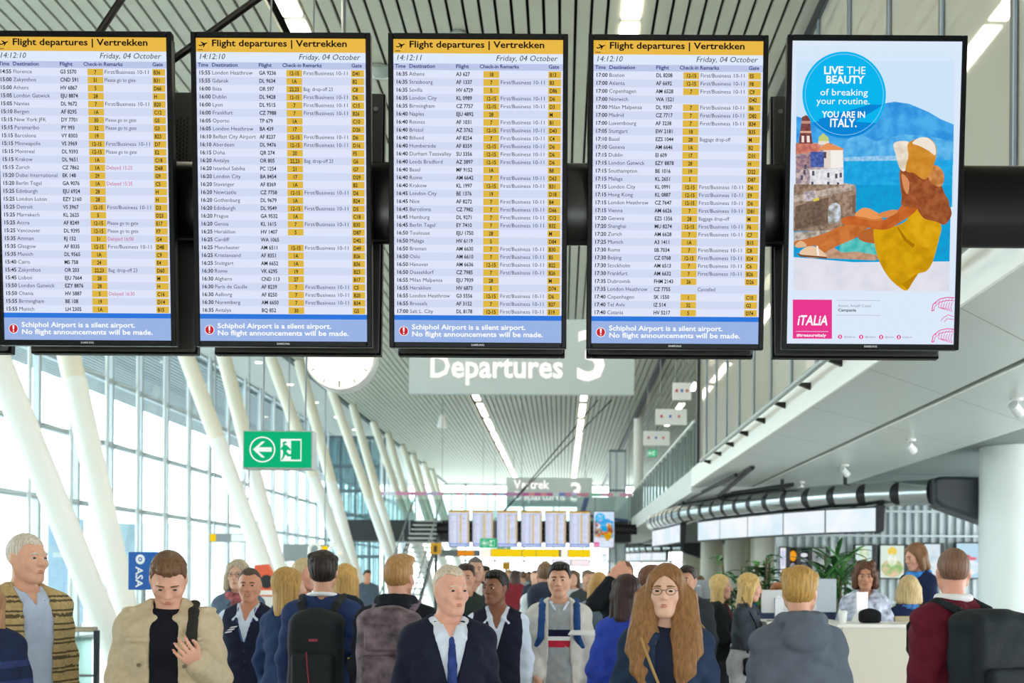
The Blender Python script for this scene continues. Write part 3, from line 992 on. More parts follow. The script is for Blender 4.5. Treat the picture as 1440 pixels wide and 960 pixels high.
RL = ['black rear screen beyond the left end of the row, its corner showing', 'black rear screen hung behind the board starting with Florence', 'black rear screen hung behind the board starting with London Heathrow',
      'black rear screen hung behind the board starting with Athens', 'black rear screen hung behind the board starting with Boston', 'black rear screen hung behind the seaside advertisement']
for x, l in zip(RX, RL):
    rear_screen(x, l)

# ------------------------------------------------------------------ the gantry that carries them
gt = thing('screen_gantry', 'thick black beam with slanting tie rods carrying the row of flight boards', 'gantry', (0, 5.215, 3.46))
MB().cyl((-6.0, 0, 0), (FX + 0.05, 0, 0), 0.2, n=36, flat=0.42).build('beam', mat('#09090b', 0.25, spec=0.35), gt, smooth=True)
m_rod = mat('#26221e', 0.4, 0.6)
def rodpts(a, b):
    return Vector(a) - Vector((0, 5.215, 3.46)), Vector(b) - Vector((0, 5.215, 3.46))
for (p0, p1), top in ((((137, 50), (170, 0)), 6.2), (((238, 88), (360, 0)), 5.4)):
    a, b = P(p0[0], p0[1], 5.2), P(p1[0], p1[1], 5.2)
    d = (b - a) / (b.z - a.z)
    lo, hi = a + d * (3.6 - a.z), a + d * (top - a.z)
    q0, q1 = rodpts(lo, hi)
    rr = MB().cyl(q0, q1, 0.017, n=12).build('tie_rod', m_rod, gt, smooth=True)
    MB().cyl(q1, (q1.x, 0, CEIL - 3.46), 0.017, n=12).build('hanger_rod', m_rod, rr, smooth=True)
    MB().ball(q1, 0.03, 12).build('rod_joint', m_rod, rr, smooth=True)
for xx in (-4.6, 2.6):
    MB().cyl((xx, 0, 0.15), (xx, 0, CEIL - 3.46), 0.04, n=14).build('hanger_post', m_rod, gt, smooth=True)

# ------------------------------------------------------------------ the same row again far down the hall
far_x = [-4.01, -3.08, -2.14, -1.19, -0.25, 0.69, 1.63]
far_words = ['leftmost', 'second from the left', 'third from the left', 'middle', 'third from the right', 'second from the right']
for k, x in enumerate(far_x):
    src = ad if k == 6 else boards[(k + 1) % 4]
    c = copy_tree(src)
    c.location = (x, 41.5, ZB - 0.02)
    c['group'] = 'screens of the far overhead row'
    c['label'] = 'small far advertising screen at the right end of the distant row' if k == 6 else f'small far flight board, {far_words[k]} of the six boards in the distant row'
fg = thing('screen_gantry', 'dark beam carrying the distant row of flight boards', 'gantry', (0, 41.715, 3.44))
MB().cyl((-4.9, 0, 0), (FX, 0, 0), 0.2, n=24, flat=0.42).build('beam', mat('#09090b', 0.25, spec=0.35), fg, smooth=True)
for xx in (-4.7, -1.6, 2.6):
    MB().cyl((xx, 0, 0.15), (xx, 0, CEIL - 3.44), 0.012, n=8).build('hanger_post', mat('#8d9190', .4, .3), fg, smooth=True)
for (q0, q1) in (((733, 691), (844.5, 558)), ((750, 675), (861, 561))):
    a, b = P(q0[0], q0[1], 41.72), P(q1[0], q1[1], 41.72)
    d = (b - a) / (b.z - a.z)
    o_ = Vector((0, 41.715, 3.44))
    MB().cyl(a + d * (3.6 - a.z) - o_, a + d * (CEIL + .02 - a.z) - o_, .022, n=8).build('tie_rod', m_rod, fg, smooth=True)
# ------------------------------------------------------------------ people: surfaces grown from distance fields
def smin(a, b, k):
    h = np.maximum(k - np.abs(a - b), 0.0) / k
    return np.minimum(a, b) - h * h * k * 0.25

def nets(d, lo, vox):
    """surface nets: vertices and quads of the zero surface"""
    nx, ny, nz = d.shape
    ins = d < 0
    cs = np.zeros((nx - 1, ny - 1, nz - 1), dtype=np.int8)
    for i in (0, 1):
        for j in (0, 1):
            for k in (0, 1):
                cs += ins[i:nx - 1 + i, j:ny - 1 + j, k:nz - 1 + k]
    act = (cs > 0) & (cs < 8)
    idx = np.full(act.shape, -1, dtype=np.int64)
    cells = np.argwhere(act)
    idx[act] = np.arange(len(cells))
    acc = np.zeros((len(cells), 3)); cnt = np.zeros(len(cells))
    ci, cj, ck = cells.T
    corners = [(i, j, k) for i in (0, 1) for j in (0, 1) for k in (0, 1)]
    for a in corners:
        for ax in range(3):
            if a[ax]: continue
            b = list(a); b[ax] = 1
            da = d[ci + a[0], cj + a[1], ck + a[2]]; db = d[ci + b[0], cj + b[1], ck + b[2]]
            m = (da < 0) != (db < 0)
            t = np.where(m, da / np.where(m, da - db, 1), 0)
            p = np.tile(np.array(a, float), (len(cells), 1)); p[:, ax] += t
            acc += p * m[:, None]; cnt += m
    verts = (cells + acc / cnt[:, None]) * vox + np.array(lo)
    faces = []
    for ax in range(3):
        u, w = (ax + 1) % 3, (ax + 2) % 3
        s0 = [slice(None)] * 3; s1 = [slice(None)] * 3
        s0[ax] = slice(0, -1); s1[ax] = slice(1, None)
        A_, B_ = ins[tuple(s0)], ins[tuple(s1)]
        e = np.argwhere(A_ != B_)
        if not len(e): continue
        ok = (e[:, u] > 0) & (e[:, w] > 0) & (e[:, u] < d.shape[u] - 1) & (e[:, w] < d.shape[w] - 1)
        e = e[ok]
        flip = ~A_[e[:, 0], e[:, 1], e[:, 2]]
        q = []
        for du, dw in ((-1, -1), (0, -1), (0, 0), (-1, 0)):
            c = e.copy(); c[:, u] += du; c[:, w] += dw
            q.append(idx[c[:, 0], c[:, 1], c[:, 2]])
        q = np.stack(q, 1)
        q[flip] = q[flip][:, ::-1]
        faces.append(q)
    faces = np.concatenate(faces) if faces else np.zeros((0, 4), int)
    return verts, faces

class Field:
    def __init__(s, lo, hi, vox):
        s.lo = np.array(lo, float); s.vox = vox
        s.n = np.maximum(np.ceil((np.array(hi) - s.lo) / vox).astype(int) + 1, 3)
        s.d = np.full(s.n, 1.0, dtype=np.float32)
        s.ax = [s.lo[i] + np.arange(s.n[i]) * vox for i in range(3)]
    def reg(s, lo, hi):
        a = np.clip(np.floor((np.array(lo) - s.lo) / s.vox).astype(int), 0, s.n)
        b = np.clip(np.ceil((np.array(hi) - s.lo) / s.vox).astype(int) + 1, 0, s.n)
        if np.any(b <= a): return None, None
        sl = tuple(slice(p, q) for p, q in zip(a, b))
        return sl, (s.ax[0][sl[0]][:, None, None], s.ax[1][sl[1]][None, :, None], s.ax[2][sl[2]][None, None, :])
    def put(s, fn, lo, hi, k=0.02, op='u', mg=0.03):
        sl, g = s.reg(np.array(lo) - mg - k, np.array(hi) + mg + k)
        if sl is None: return s
        v = fn(*g)
        if op == 'u': s.d[sl] = smin(s.d[sl], v, k)
        else: s.d[sl] = -smin(-s.d[sl], v, k)
        return s
    def cap(s, a, b, ra, rb=None, k=0.02, op='u', sq=(1, 1, 1)):
        """tapered capsule; sq flattens it along the axes"""
        rb = ra if rb is None else rb
        a, b = np.array(a, float), np.array(b, float)
        ab = b - a; L2 = max(float(ab @ ab), 1e-9)
        def fn(x, y, z):
            px, py, pz = x - a[0], y - a[1], z - a[2]
            t = np.clip((px * ab[0] + py * ab[1] + pz * ab[2]) / L2, 0, 1)
            return np.sqrt(((px - t * ab[0]) / sq[0]) ** 2 + ((py - t * ab[1]) / sq[1]) ** 2 + ((pz - t * ab[2]) / sq[2]) ** 2) - (ra + (rb - ra) * t)
        r = max(ra, rb) * max(1, max(sq))
        return s.put(fn, np.minimum(a, b) - r, np.maximum(a, b) + r, k, op)
    def ell(s, c, r, k=0.02, op='u', rx=0.0):
        c, r = np.array(c, float), np.array(r, float)
        m = r.min()
        cr, sr = math.cos(rx), math.sin(rx)
        def fn(x, y, z):
            X, Y, Z = x - c[0], y - c[1], z - c[2]
            if rx: Y, Z = Y * cr + Z * sr, Z * cr - Y * sr
            return (np.sqrt((X / r[0]) ** 2 + (Y / r[1]) ** 2 + (Z / r[2]) ** 2) - 1) * m
        e = np.full(3, r.max()) if rx else r
        return s.put(fn, c - e, c + e, k, op)
    def loft(s, prof, inflate=0.0, k=0.03, op='u', pw=2.4):
        """stack of rounded outlines: (z, rx, ry, cy)"""
        pr = np.array(sorted(prof), float)
        def fn(x, y, z):
            rx = np.interp(z, pr[:, 0], pr[:, 1]) + inflate; ry = np.interp(z, pr[:, 0], pr[:, 2]) + inflate; cy = np.interp(z, pr[:, 0], pr[:, 3])
            q = (np.abs(x / rx) ** pw + np.abs((y - cy) / ry) ** pw) ** (1 / pw)
            return np.maximum((q - 1) * np.minimum(rx, ry), np.maximum(pr[0, 0] - z, z - pr[-1, 0]))
        R = pr[:, 1].max() + inflate
        return s.put(fn, (-R, -R, pr[0, 0]), (R, R, pr[-1, 0]), k, op)
    def box(s, c, h, r=0.03, k=0.02, op='u'):
        c, h = np.array(c, float), np.array(h, float)
        def fn(x, y, z):
            qx, qy, qz = np.abs(x - c[0]) - h[0] + r, np.abs(y - c[1]) - h[1] + r, np.abs(z - c[2]) - h[2] + r
            o = np.sqrt(np.maximum(qx, 0) ** 2 + np.maximum(qy, 0) ** 2 + np.maximum(qz, 0) ** 2)
            return o + np.minimum(np.maximum(qx, np.maximum(qy, qz)), 0) - r
        return s.put(fn, c - h, c + h, k, op)
    def cutfn(s, fn):
        g = (s.ax[0][:, None, None], s.ax[1][None, :, None], s.ax[2][None, None, :])
        s.d = np.maximum(s.d, -fn(*g)).astype(np.float32)
        return s
    def keepfn(s, fn):
        g = (s.ax[0][:, None, None], s.ax[1][None, :, None], s.ax[2][None, None, :])
        s.d = np.maximum(s.d, fn(*g)).astype(np.float32)
        return s
    def disp(s, fn):
        g = (s.ax[0][:, None, None], s.ax[1][None, :, None], s.ax[2][None, None, :])
        s.d = s.d + fn(*g).astype(np.float32)
        return s
    def mesh(s):
        for ax in range(3):
            i0 = [slice(None)] * 3; i0[ax] = 0; s.d[tuple(i0)] = np.maximum(s.d[tuple(i0)], 1e-3)
            i0[ax] = -1; s.d[tuple(i0)] = np.maximum(s.d[tuple(i0)], 1e-3)
        return nets(s.d, s.lo, s.vox)

# ---- head (origin at the middle of the skull, face towards -y)
def head_field(f, fem=False, smile=False):
    w = 0.96 if fem else 1.0
    f.ell((0, 0.015, 0.03), (0.075 * w, 0.094, 0.087), 0.01)
    f.ell((0, -0.022, -0.03), (0.061 * w, 0.066, 0.08), 0.03)
    f.ell((0, -0.06, -0.098), (0.025 * w, 0.024, 0.018), 0.03)
    for q in (-1, 1):
        f.cap((q * 0.058 * w, 0.005, -0.05), (q * 0.02, -0.058, -0.1), 0.015, 0.014, 0.03)
        f.ell((q * 0.04 * w, -0.06, -0.025), (0.024, 0.022, 0.024), 0.02)
    f.cap((-0.034, -0.081, 0.021), (0.034, -0.081, 0.021), 0.009 if fem else 0.011, None, 0.02)
    for q in (-1, 1):
        f.ell((q * 0.031, -0.1, 0.004), (0.017, 0.016, 0.011), 0.014, 's')
        f.ell((q * 0.031, -0.078, 0.003), (0.014, 0.012, 0.010), 0.004)
    f.cap((0, -0.087, 0.012), (0, -0.108, -0.026), 0.006, 0.0115, 0.014)
    for q in (-1, 1):
        f.ell((q * 0.012, -0.096, -0.031), (0.008, 0.011, 0.007), 0.008)
        f.ell((q * 0.076 * w, 0.014, -0.004), (0.009, 0.019, 0.031), 0.008, rx=-0.2)
    f.ell((0, -0.080, -0.062), (0.028, 0.012, 0.014), 0.014)
    f.ell((0, -0.0895, -0.0595), (0.028 if smile else 0.024, 0.006, 0.005), 0.006)
    f.ell((0, -0.0885, -0.069), (0.024 if smile else 0.02, 0.006, 0.006), 0.006)
    
    return f

# ---- hand (wrist at the origin, fingers down -z, palm facing -x, index towards -y)
def hand_field(f, curl=0.35):
    ys = (-0.032, -0.011, 0.010, 0.030)
    ln = ((0.043, 0.026, 0.02), (0.048, 0.030, 0.021), (0.044, 0.028, 0.02), (0.034, 0.021, 0.018))
    kz = (-0.088, -0.094, -0.090, -0.080)
    f.cap((0, 0, 0.06), (0, 0, -0.012), 0.027, 0.023, 0.02, sq=(0.8, 1.1, 1))
    for y, l, z in zip(ys, ln, kz):
        f.cap((0, y * 0.55, -0.01), (0.002, y, z), 0.0145, 0.0125, 0.014)
        p = np.array((0.002, y, z)); a = curl * 0.7
        for q, (seg, r) in enumerate(zip(l, (0.0095, 0.0086, 0.0078))):
            n = p + np.array((-math.sin(a) * seg, (y * 0.08), -math.cos(a) * seg))
            f.cap(p, n, r, r * 0.93, 0.004)
            p = n; a += curl * (1.1 if q == 0 else 0.8)
    f.cap((-0.004, -0.018, -0.022), (-0.018, -0.047, -0.055), 0.016, 0.0115, 0.014)
    f.cap((-0.018, -0.047, -0.055), (-0.028, -0.055, -0.082), 0.0108, 0.0098, 0.005)
    f.cap((-0.028, -0.055, -0.082), (-0.036, -0.054, -0.104), 0.0095, 0.0078, 0.004)
    return f

class Sub:
    """a field whose shapes are laid out in a turned frame of another field"""
    def __init__(s, f, M, r):
        s.f, s.r = f, r
        s.M = np.array(M.inverted()); s.c = np.array(M.translation); s.sc = 1.0
        s.sl, g = f.reg(s.c - r, s.c + r)
        s.ok = s.sl is not None
        if s.ok:
            X, Y, Z = np.broadcast_arrays(*g)
            m = s.M
            s.X = m[0, 0] * X + m[0, 1] * Y + m[0, 2] * Z + m[0, 3]
            s.Y = m[1, 0] * X + m[1, 1] * Y + m[1, 2] * Z + m[1, 3]
            s.Z = m[2, 0] * X + m[2, 1] * Y + m[2, 2] * Z + m[2, 3]
            s.d = np.full(X.shape, 1.0, dtype=np.float32)
    def put(s, fn, lo, hi, k=0.02, op='u', mg=0.03):
        if not s.ok: return s
        v = fn(s.X, s.Y, s.Z)
        s.d = smin(s.d, v, k) if op == 'u' else -smin(-s.d, v, k)
        return s
    cap, ell, box = Field.cap, Field.ell, Field.box
    def merge(s, k=0.012):
        if s.ok:
            s.f.d[s.sl] = smin(s.f.d[s.sl], s.d * s.sc, k)

# ---- hair in head space, cached
_hair = {}
def hair_mesh(kind, vox):
    key = (kind, vox)
    if key in _hair: return _hair[key]
    f = Field((-0.22, -0.2, -0.5), (0.22, 0.26, 0.19), vox)
    cut = lambda a, b: (lambda x, y, z: -(z - (a - b * (y + 0.09))))
    long_ = kind in ('long', 'long_front', 'medium', 'bob', 'curly', 'tail')
    if kind in ('short', 'crop', 'quiff', 'bald', 'thin', 'wavy'):
        g = {'crop': 0.004, 'bald': 0.003, 'thin': 0.004, 'wavy': 0.012}.get(kind, 0.009)
        f.ell((0, 0.018, 0.034), (0.076 + g * .6, 0.095 + g * .8, 0.087 + g * 1.3), 0.01)
        if kind in ('short', 'quiff', 'wavy'):
            f.ell((0.012, -0.03, 0.098), (0.058, 0.058, 0.028), 0.03)
        if kind == 'quiff':
            f.ell((0.0, -0.05, 0.112), (0.06, 0.05, 0.026), 0.03)
        if kind == 'wavy':
            for q in range(14):
                a = q * 2.4
                f.ell((0.06 * math.cos(a), 0.02 + 0.07 * math.sin(a), 0.1 - 0.004 * q), (0.03, 0.03, 0.022), 0.014)
        hx_, hz_ = [-.12, -.07, -.045, -.022, -.008, .02, .09], [.074, .068, .056, .03, -.012, -.034, -.078]
        f.keepfn(lambda x, y, z: (np.interp(y - (.04 if kind == 'thin' else 0) * (z > .02), hx_, hz_) + .012 * np.cos(np.clip(np.abs(x) - .045, -.03, .03) * 52) * (y < -.03) - z) * .6)
        if kind == 'bald':
            f.keepfn(lambda x, y, z: z - 0.05 - 0.25 * y)
        for q in (-1, 1):
            f.cap((q * 0.085, -0.02, -0.03), (q * 0.085, 0.012, 0.0), 0.024, 0.021, 0.008, 's')
    else:
        f.ell((0, 0.02, 0.036), (0.087, 0.106, 0.098), 0.01)
        f.keepfn(lambda x, y, z: -(z - (0.096 - 0.95 * (y + 0.09) - 0.55 * np.abs(x))))
        L = {'bob': -0.11, 'curly': -0.09, 'medium': -0.17, 'long': -0.29, 'long_front': -0.36, 'tail': -0.02}[kind]
        if kind != 'tail':
            f.cap((0, 0.06, 0.0), (0, 0.075, L), 0.075, 0.055, 0.03, sq=(1.2, 0.62, 1))
            for q in (-1, 1):
                fy = -0.128 if kind == 'long_front' else -0.012
                f.cap((q * 0.058, -0.035, 0.07), (q * 0.076, -0.012, -0.02), 0.022, 0.026, 0.02)
                f.cap((q * 0.076, -0.008, -0.02), (q * (0.092 if kind != 'long_front' else .105), fy, L), 0.032, 0.024 if kind != 'long_front' else 0.03, 0.03, sq=(1.15, .8, 1) if kind != 'long_front' else (1.5, .7, 1))
                f.cap((q * 0.07, 0.035, 0.0), (q * 0.08, 0.045, L * 0.95), 0.035, 0.035, 0.03)
                if kind == 'long_front':
                    f.cap((q * 0.085, 0.0, -0.03), (q * 0.13, -0.075, -0.27), 0.04, 0.036, 0.05, sq=(1.3, .8, 1))
                    f.cap((q * 0.09, -0.06, -0.2), (q * 0.085, -.135, L - .07), 0.035, 0.012, 0.04, sq=(1.5, .7, 1))
        else:
            f.ell((0, 0.115, 0.04), (0.03, 0.03, 0.03), 0.015)
            f.cap((0, 0.125, 0.03), (0.0, 0.135, -0.2), 0.03, 0.02, 0.02)
            for q in (-1, 1):
                f.cap((q * 0.088, -0.02, -0.03), (q * 0.085, 0.012, 0.0), 0.022, 0.02, 0.008, 's')
        if kind == 'curly':
            rr = random.Random(3)
            for q in range(60):
                a = rr.uniform(-2.7, 2.7); z = rr.uniform(-0.1, 0.1)
                w = math.sqrt(max(0.1, 1 - max(0, z) ** 2 / 0.016))
                f.ell((0.095 * w * math.sin(a), 0.03 + 0.1 * w * math.cos(a), z + 0.02), (0.022, 0.022, 0.02), 0.014)
            f.cutfn(lambda x, y, z: np.maximum(np.maximum(np.abs(x) - 0.052, y + 0.045), z - 0.06))
    am = {'curly': 0.004, 'wavy': 0.003}.get(kind, 0.0022)
    f.disp(lambda x, y, z: am * (np.sin(np.arctan2(x, y - 0.02) * 26 + z * 14) * 0.6 + np.sin(np.arctan2(x, y - 0.02) * 43 - z * 25 + y * 30) * 0.4))
    _hair[key] = f.mesh()
    return _hair[key]

m_eye, m_iris = mat('#c9c2bc', 0.3), mat('#2c211c', 0.25)
def hairmat(col):
    return mat(col, 0.45, spec=0.3, noise=0.28, scale=120.0, bump=0.5, stretch=(1, 1, 0.07))
def cloth(col, noise=0.10, rough=0.8, scale=24.0, bump=0.25):
    return mat(col, rough, spec=0.2, noise=noise, scale=scale, bump=bump)

TORSO = {'m': [(0.86, .150, .112, .012), (0.95, .163, .115, .012), (1.05, .148, .105, .005), (1.15, .146, .104, 0), (1.25, .160, .113, 0), (1.34, .168, .114, 0), (1.41, .150, .098, .008), (1.47, .085, .07, .015)],
         'f': [(0.86, .158, .112, .016), (0.95, .166, .116, .016), (1.05, .136, .098, .005), (1.12, .124, .092, 0), (1.22, .138, .106, -.006), (1.30, .146, .112, -.008), (1.39, .136, .092, .006), (1.46, .075, .062, .015)]}
ARMS = {'down': ((.196, .025, 1.135), (.212, -.035, .895)), 'walk': ((.20, .07, 1.14), (.215, .02, .90)), 'swing': ((.20, -.04, 1.14), (.205, -.17, .95)),
        'phone': ((.205, -.01, 1.13), (.095, -.235, 1.13)), 'fore': ((.20, .02, 1.13), (.16, -.24, 1.10)), 'strap': ((.205, -.05, 1.14), (.125, -.165, 1.33)),
        'face': ((.205, -.21, 1.40), (.075, -.17, 1.60)), 'low': ((.20, .01, 1.13), (.15, -.20, 1.0)), 'desk': ((.20, -.06, 1.13), (.14, -.28, 1.03)), 'lap': ((.19, .0, 1.13), (.10, -.20, .97))}

class Person:
    def __init__(s, px, top, Y, yaw, label, sex='m', skin='#d9a88c', hair=('short', '#4a3627'), head=(0, 0), arms=('down', 'down'), build=1.0, vox=0.0085,
                 pants='#23262d', shoes='#1b1b1d', base=0.0, step=0.0, smile=False, group=None, sit=None, lean=0.0, waist=1.0):
        q = P(px, top, Y)
        s.s = (q.z - base) / (1.75 + (0 if hair[0] in ('bald',) else 0.012)) if not sit else 1.0
        s.sex, s.build, s.vox, s.sit = sex, build, vox, sit
        dz = 0.0
        if sit:                                   # a seat height: drop the hips onto it
            dz = sit - 0.86
            s.s = 1.0
        s.dz = dz
        s.t = thing('person', label, 'person', (q.x, Y, base), math.radians(yaw), group)
        s.hair_kind = hair
        s.arms = arms
        s.B = build
        s.sh = (0.150 if sex == 'm' else 0.134) * (0.5 + 0.5 * build)
        s.lean = lean
        HM = Matrix.Translation((0, -0.012 - lean, 1.632)) @ Matrix.Translation((0, 0.03, -0.07)) @ Euler((0, 0, math.radians(head[0]))).to_matrix().to_4x4() @ Euler((math.radians(head[1]), 0, 0)).to_matrix().to_4x4() @ Matrix.Translation((0, -0.03, 0.07))
        s.HM = HM
        s.joints = []
        for sd, pose in zip((1, -1), arms):       # +x is the figure's left
            e, w = [Vector(v) for v in (ARMS[pose] if isinstance(pose, str) else pose)]
            e = Vector((e.x * sd, e.y, e.z)); w = Vector((w.x * sd, w.y, w.z))
            sh = Vector((sd * (s.sh + 0.012), 0.012, 1.395))
            s.joints.append((sh, e, w, sd))
        if sit:
            s.knee = [Vector((q_ * .1, -.40, .86 + .02)) for q_ in (1, -1)]
            s.ank = [Vector((q_ * .1, -.36, .86 - .44)) for q_ in (1, -1)]
        else:
            s.knee = [Vector((q_ * .095, -.012 - q_ * step * .5, .49)) for q_ in (1, -1)]
            s.ank = [Vector((q_ * .10, .02 - q_ * step, .085)) for q_ in (1, -1)]
        s.skin = mat(skin, 0.5, spec=0.35, noise=0.05, scale=30)
        s.make_body(smile)
        s.make_face(skin, smile, hair[1])
        s.make_hair()
        if pants: s.make_pants(pants, shoes, waist)
    # --- finished mesh in the figure's own frame, scaled and moved
    def out(s, name, v, f, mats, fm=None, parent=None):
        v = v.copy()
        v[:, 2] += s.dz
        v *= s.s
        return mesh_obj(name, v, f, mats, parent or s.t, fm, 'all')
    def torso(s, f, inflate, zlo=None, zhi=None, k=0.03):
        pr = [(z, a * s.B, b * (0.4 + 0.6 * s.B), c - (s.lean * max(0, (z - .95) / .5))) for z, a, b, c in TORSO[s.sex]]
        f.loft(pr, inflate, k)
        r = 0.055 + inflate * 0.8
        f.cap((-s.sh + .02, .012 - s.lean * .85, 1.405), (s.sh - .02, .012 - s.lean * .85, 1.405), r, None, 0.04)
        for q in (-1, 1):
            f.cap((q * (s.sh - .06), .018 - s.lean * .85, 1.425), (q * .03, .02 - s.lean, 1.475), 0.04 + inflate * .7, 0.045 + inflate * .7, 0.04)
        return f
    def arm(s, f, inflate, frac=2.0, loose=0.0, k=0.03):
        """frac: 1 = to the elbow, 2 = to the wrist"""
        for sh, e, w, sd in s.joints:
            mk = .95 if s.sex == 'm' else 0.84
            if frac <= 1:
                e2 = sh.lerp(e, frac)
                f.cap(sh, e2, .056 * mk + inflate, .047 * mk + inflate + loose, k)
            else:
                w2 = e.lerp(w, frac - 1)
                f.cap(sh, e, .055 * mk + inflate, .043 * mk + inflate + loose, k)
                f.cap(e, w2, .041 * mk + inflate + loose, .03 * mk + inflate + loose * .8, k)
    def hand_frame(s, sh, e, w, sd):
        d = (w - e).normalized()
        z = -d
        pn = Vector((-sd, 0, 0)) - d * d.dot(Vector((-sd, 0, 0)))          # palm towards the body
        if d.y < -0.55: pn = (Vector((-sd * .6, 0, .8)) - d * d.dot(Vector((-sd * .6, 0, .8))))
        if d.z > 0.5: pn = (Vector((-sd * .3, 1, 0)) - d * d.dot(Vector((-sd * .3, 1, 0))))
        x = -pn.normalized(); y = z.cross(x)
        if sd < 0: y = -y
        M = Matrix(((x.x, y.x, z.x, w.x), (x.y, y.y, z.y, w.y), (x.z, y.z, z.z, w.z), (0, 0, 0, 1)))
        return M
    def make_body(s, smile):
        v = s.vox
        f = Field((-.46, -.62, -.0), (.46, .36, 1.78), v)
        s.torso(f, 0.0)
        f.cap((0, .022 - s.lean, 1.44), tuple(s.HM @ Vector((0, .03, -.06))), .056 if s.sex == 'm' else .047, .05 if s.sex == 'm' else .044, 0.03)
        s.arm(f, 0.0)
        for q, kn, an in zip((1, -1), s.knee, s.ank):
            f.cap((q * .085, .01, .91), kn, .083, .055, .03)
            f.cap(kn, an, .053, .036, .03)
            f.cap(an + Vector((0, .02, -.05)), an + Vector((q * .015, -.14, -.055)), .034, .028, .02)
        h = Sub(f, s.HM, 0.2)
        head_field(h, s.sex == 'f', smile); h.merge(0.02)
        for j, pose in zip(s.joints, s.arms):
            h = Sub(f, s.hand_frame(*j), 0.25)
            hand_field(h, 0.75 if not isinstance(pose, str) or pose in ('phone', 'strap', 'fore', 'low') else 0.35); h.merge(0.015)
        f.keepfn(lambda x, y, z: 0.003 - z)
        s.body = s.out('body', *f.mesh(), s.skin)
    def on_head(s, v):
        M = np.array(s.HM)
        return v @ M[:3, :3].T + M[:3, 3]
    def make_face(s, skin, smile, haircol):
        if s.vox > 0.0125: return
        for q, nm in ((1, 'eye'), (-1, 'eye')):
            b = MB()
            c = (q * .031, -.0785, .003)
            b.ball(c, (.0142, .0122, .0068), 14, 0)
            v = np.array(b.v)
            fm = []
            for f_ in b.f:
                m = v[list(f_)].mean(0)
                fm.append(1 if (m[0] - c[0]) ** 2 + (m[2] - c[2]) ** 2 < .0068 ** 2 and m[1] < c[1] else 0)
            s.out('eye', s.on_head(v), np.array([f_ if len(f_) == 4 else f_ for f_ in b.f]), [m_eye, m_iris], fm)
        bm = hairmat(haircol)
        for q in (1, -1):
            b = MB()
            b.tube([(q * (.013 + .009 * i), -.0925 + .0011 * i * i - .001 * i, .0235 + .003 * math.sin(i / 4 * 2.8) - .0006 * i) for i in range(5)], .0042, 8, radii=[.0036, .0044, .0042, .0034, .0022], cap=False)
            s.out('eyebrow', s.on_head(np.array(b.v)), np.array(b.f), bm)
        c = lin(skin)
        lip = mat('#%02x%02x%02x' % tuple(int(max(0, min(255, int(skin[i:i + 2], 16) * k_))) for i, k_ in ((1, .90), (3, .74), (5, .74))), 0.4)
        b = MB()
        wd = .028 if smile else .0225
        for zz, r0 in ((-.0595, .0040), (-.0685, .0050)):
            b.tube([(-wd + wd * .25 * i, -.0935 + .010 * ((i - 4) / 4) ** 2, zz + ((.008 if smile else -.001) * ((i - 4) / 4) ** 2) + (.0035 * ((i - 4) / 4) ** 2 if zz < -.065 else -.002 * ((i - 4) / 4) ** 2)) for i in range(9)], r0, 8, radii=[r0 * (.35 + .65 * math.sin(math.pi * (i + .6) / 9.2)) for i in range(9)], cap=False)
        s.out('lips', s.on_head(np.array(b.v)), np.array(b.f), lip)
        if smile:
            b = MB()
            b.tube([(-.019 + .00475 * i, -.0925 + .006 * ((i - 4) / 4) ** 2, -.0645 + .005 * ((i - 4) / 4) ** 2) for i in range(9)], .0045, 8, radii=[.0045 * math.sin(math.pi * (i + .8) / 9.6) for i in range(9)], cap=False)
            s.out('teeth', s.on_head(np.array(b.v)), np.array(b.f), mat('#efece4', .3))
    def make_hair(s):
        kind, col = s.hair_kind[:2]
        if kind == 'none': return
        v, f = hair_mesh(kind, 0.0055 if s.vox < 0.01 else (0.008 if s.vox < 0.016 else 0.012))
        s.hair = s.out('hair', s.on_head(v), f, hairmat(col))
    def make_pants(s, col, shoes, ztop=1.0):
        f = Field((-.30, -.58, .0), (.30, .40, 1.12), max(.012, s.vox * 1.3))
        pr = [(z, a * s.B, b, c) for z, a, b, c in TORSO[s.sex] if z < ztop]
        f.loft([(pr[0][0] - .02,) + pr[0][1:]] + pr, .008, .03)
        for q, kn, an in zip((1, -1), s.knee, s.ank):
            f.cap((q * .085, .012, .90), kn, .097, .072, .03)
            f.cap(kn, an, .07, .056, .03)
        zf = (lambda x, y, z: .06 - z)
        f.keepfn(zf)
        f.disp(lambda x, y, z: .003 * np.sin(z * 38 + x * 20) * np.sin(y * 25 + z * 11))
        s.out('trousers', *f.mesh(), cloth(col))
        if s.vox <= 0.02:
            for q, an in zip((1, -1), s.ank):
                g = Field((-.4, -.66, .0 if not s.sit else .2), (.4, .4, .2 if not s.sit else .7), max(.009, s.vox))
                b0 = an + Vector((0, .03, -.045)); b1 = an + Vector((q * .02, -.165, -.05))
                g.cap(b0, b1, .045, .035, .03, sq=(1, 1, .9)).cap(an + Vector((0, .0, .02)), b0, .048, .045, .03)
                zb = an.z - .085
                g.keepfn(lambda x, y, z: zb + .001 - z)
                s.out('shoe', *g.mesh(), mat(shoes, 0.45))
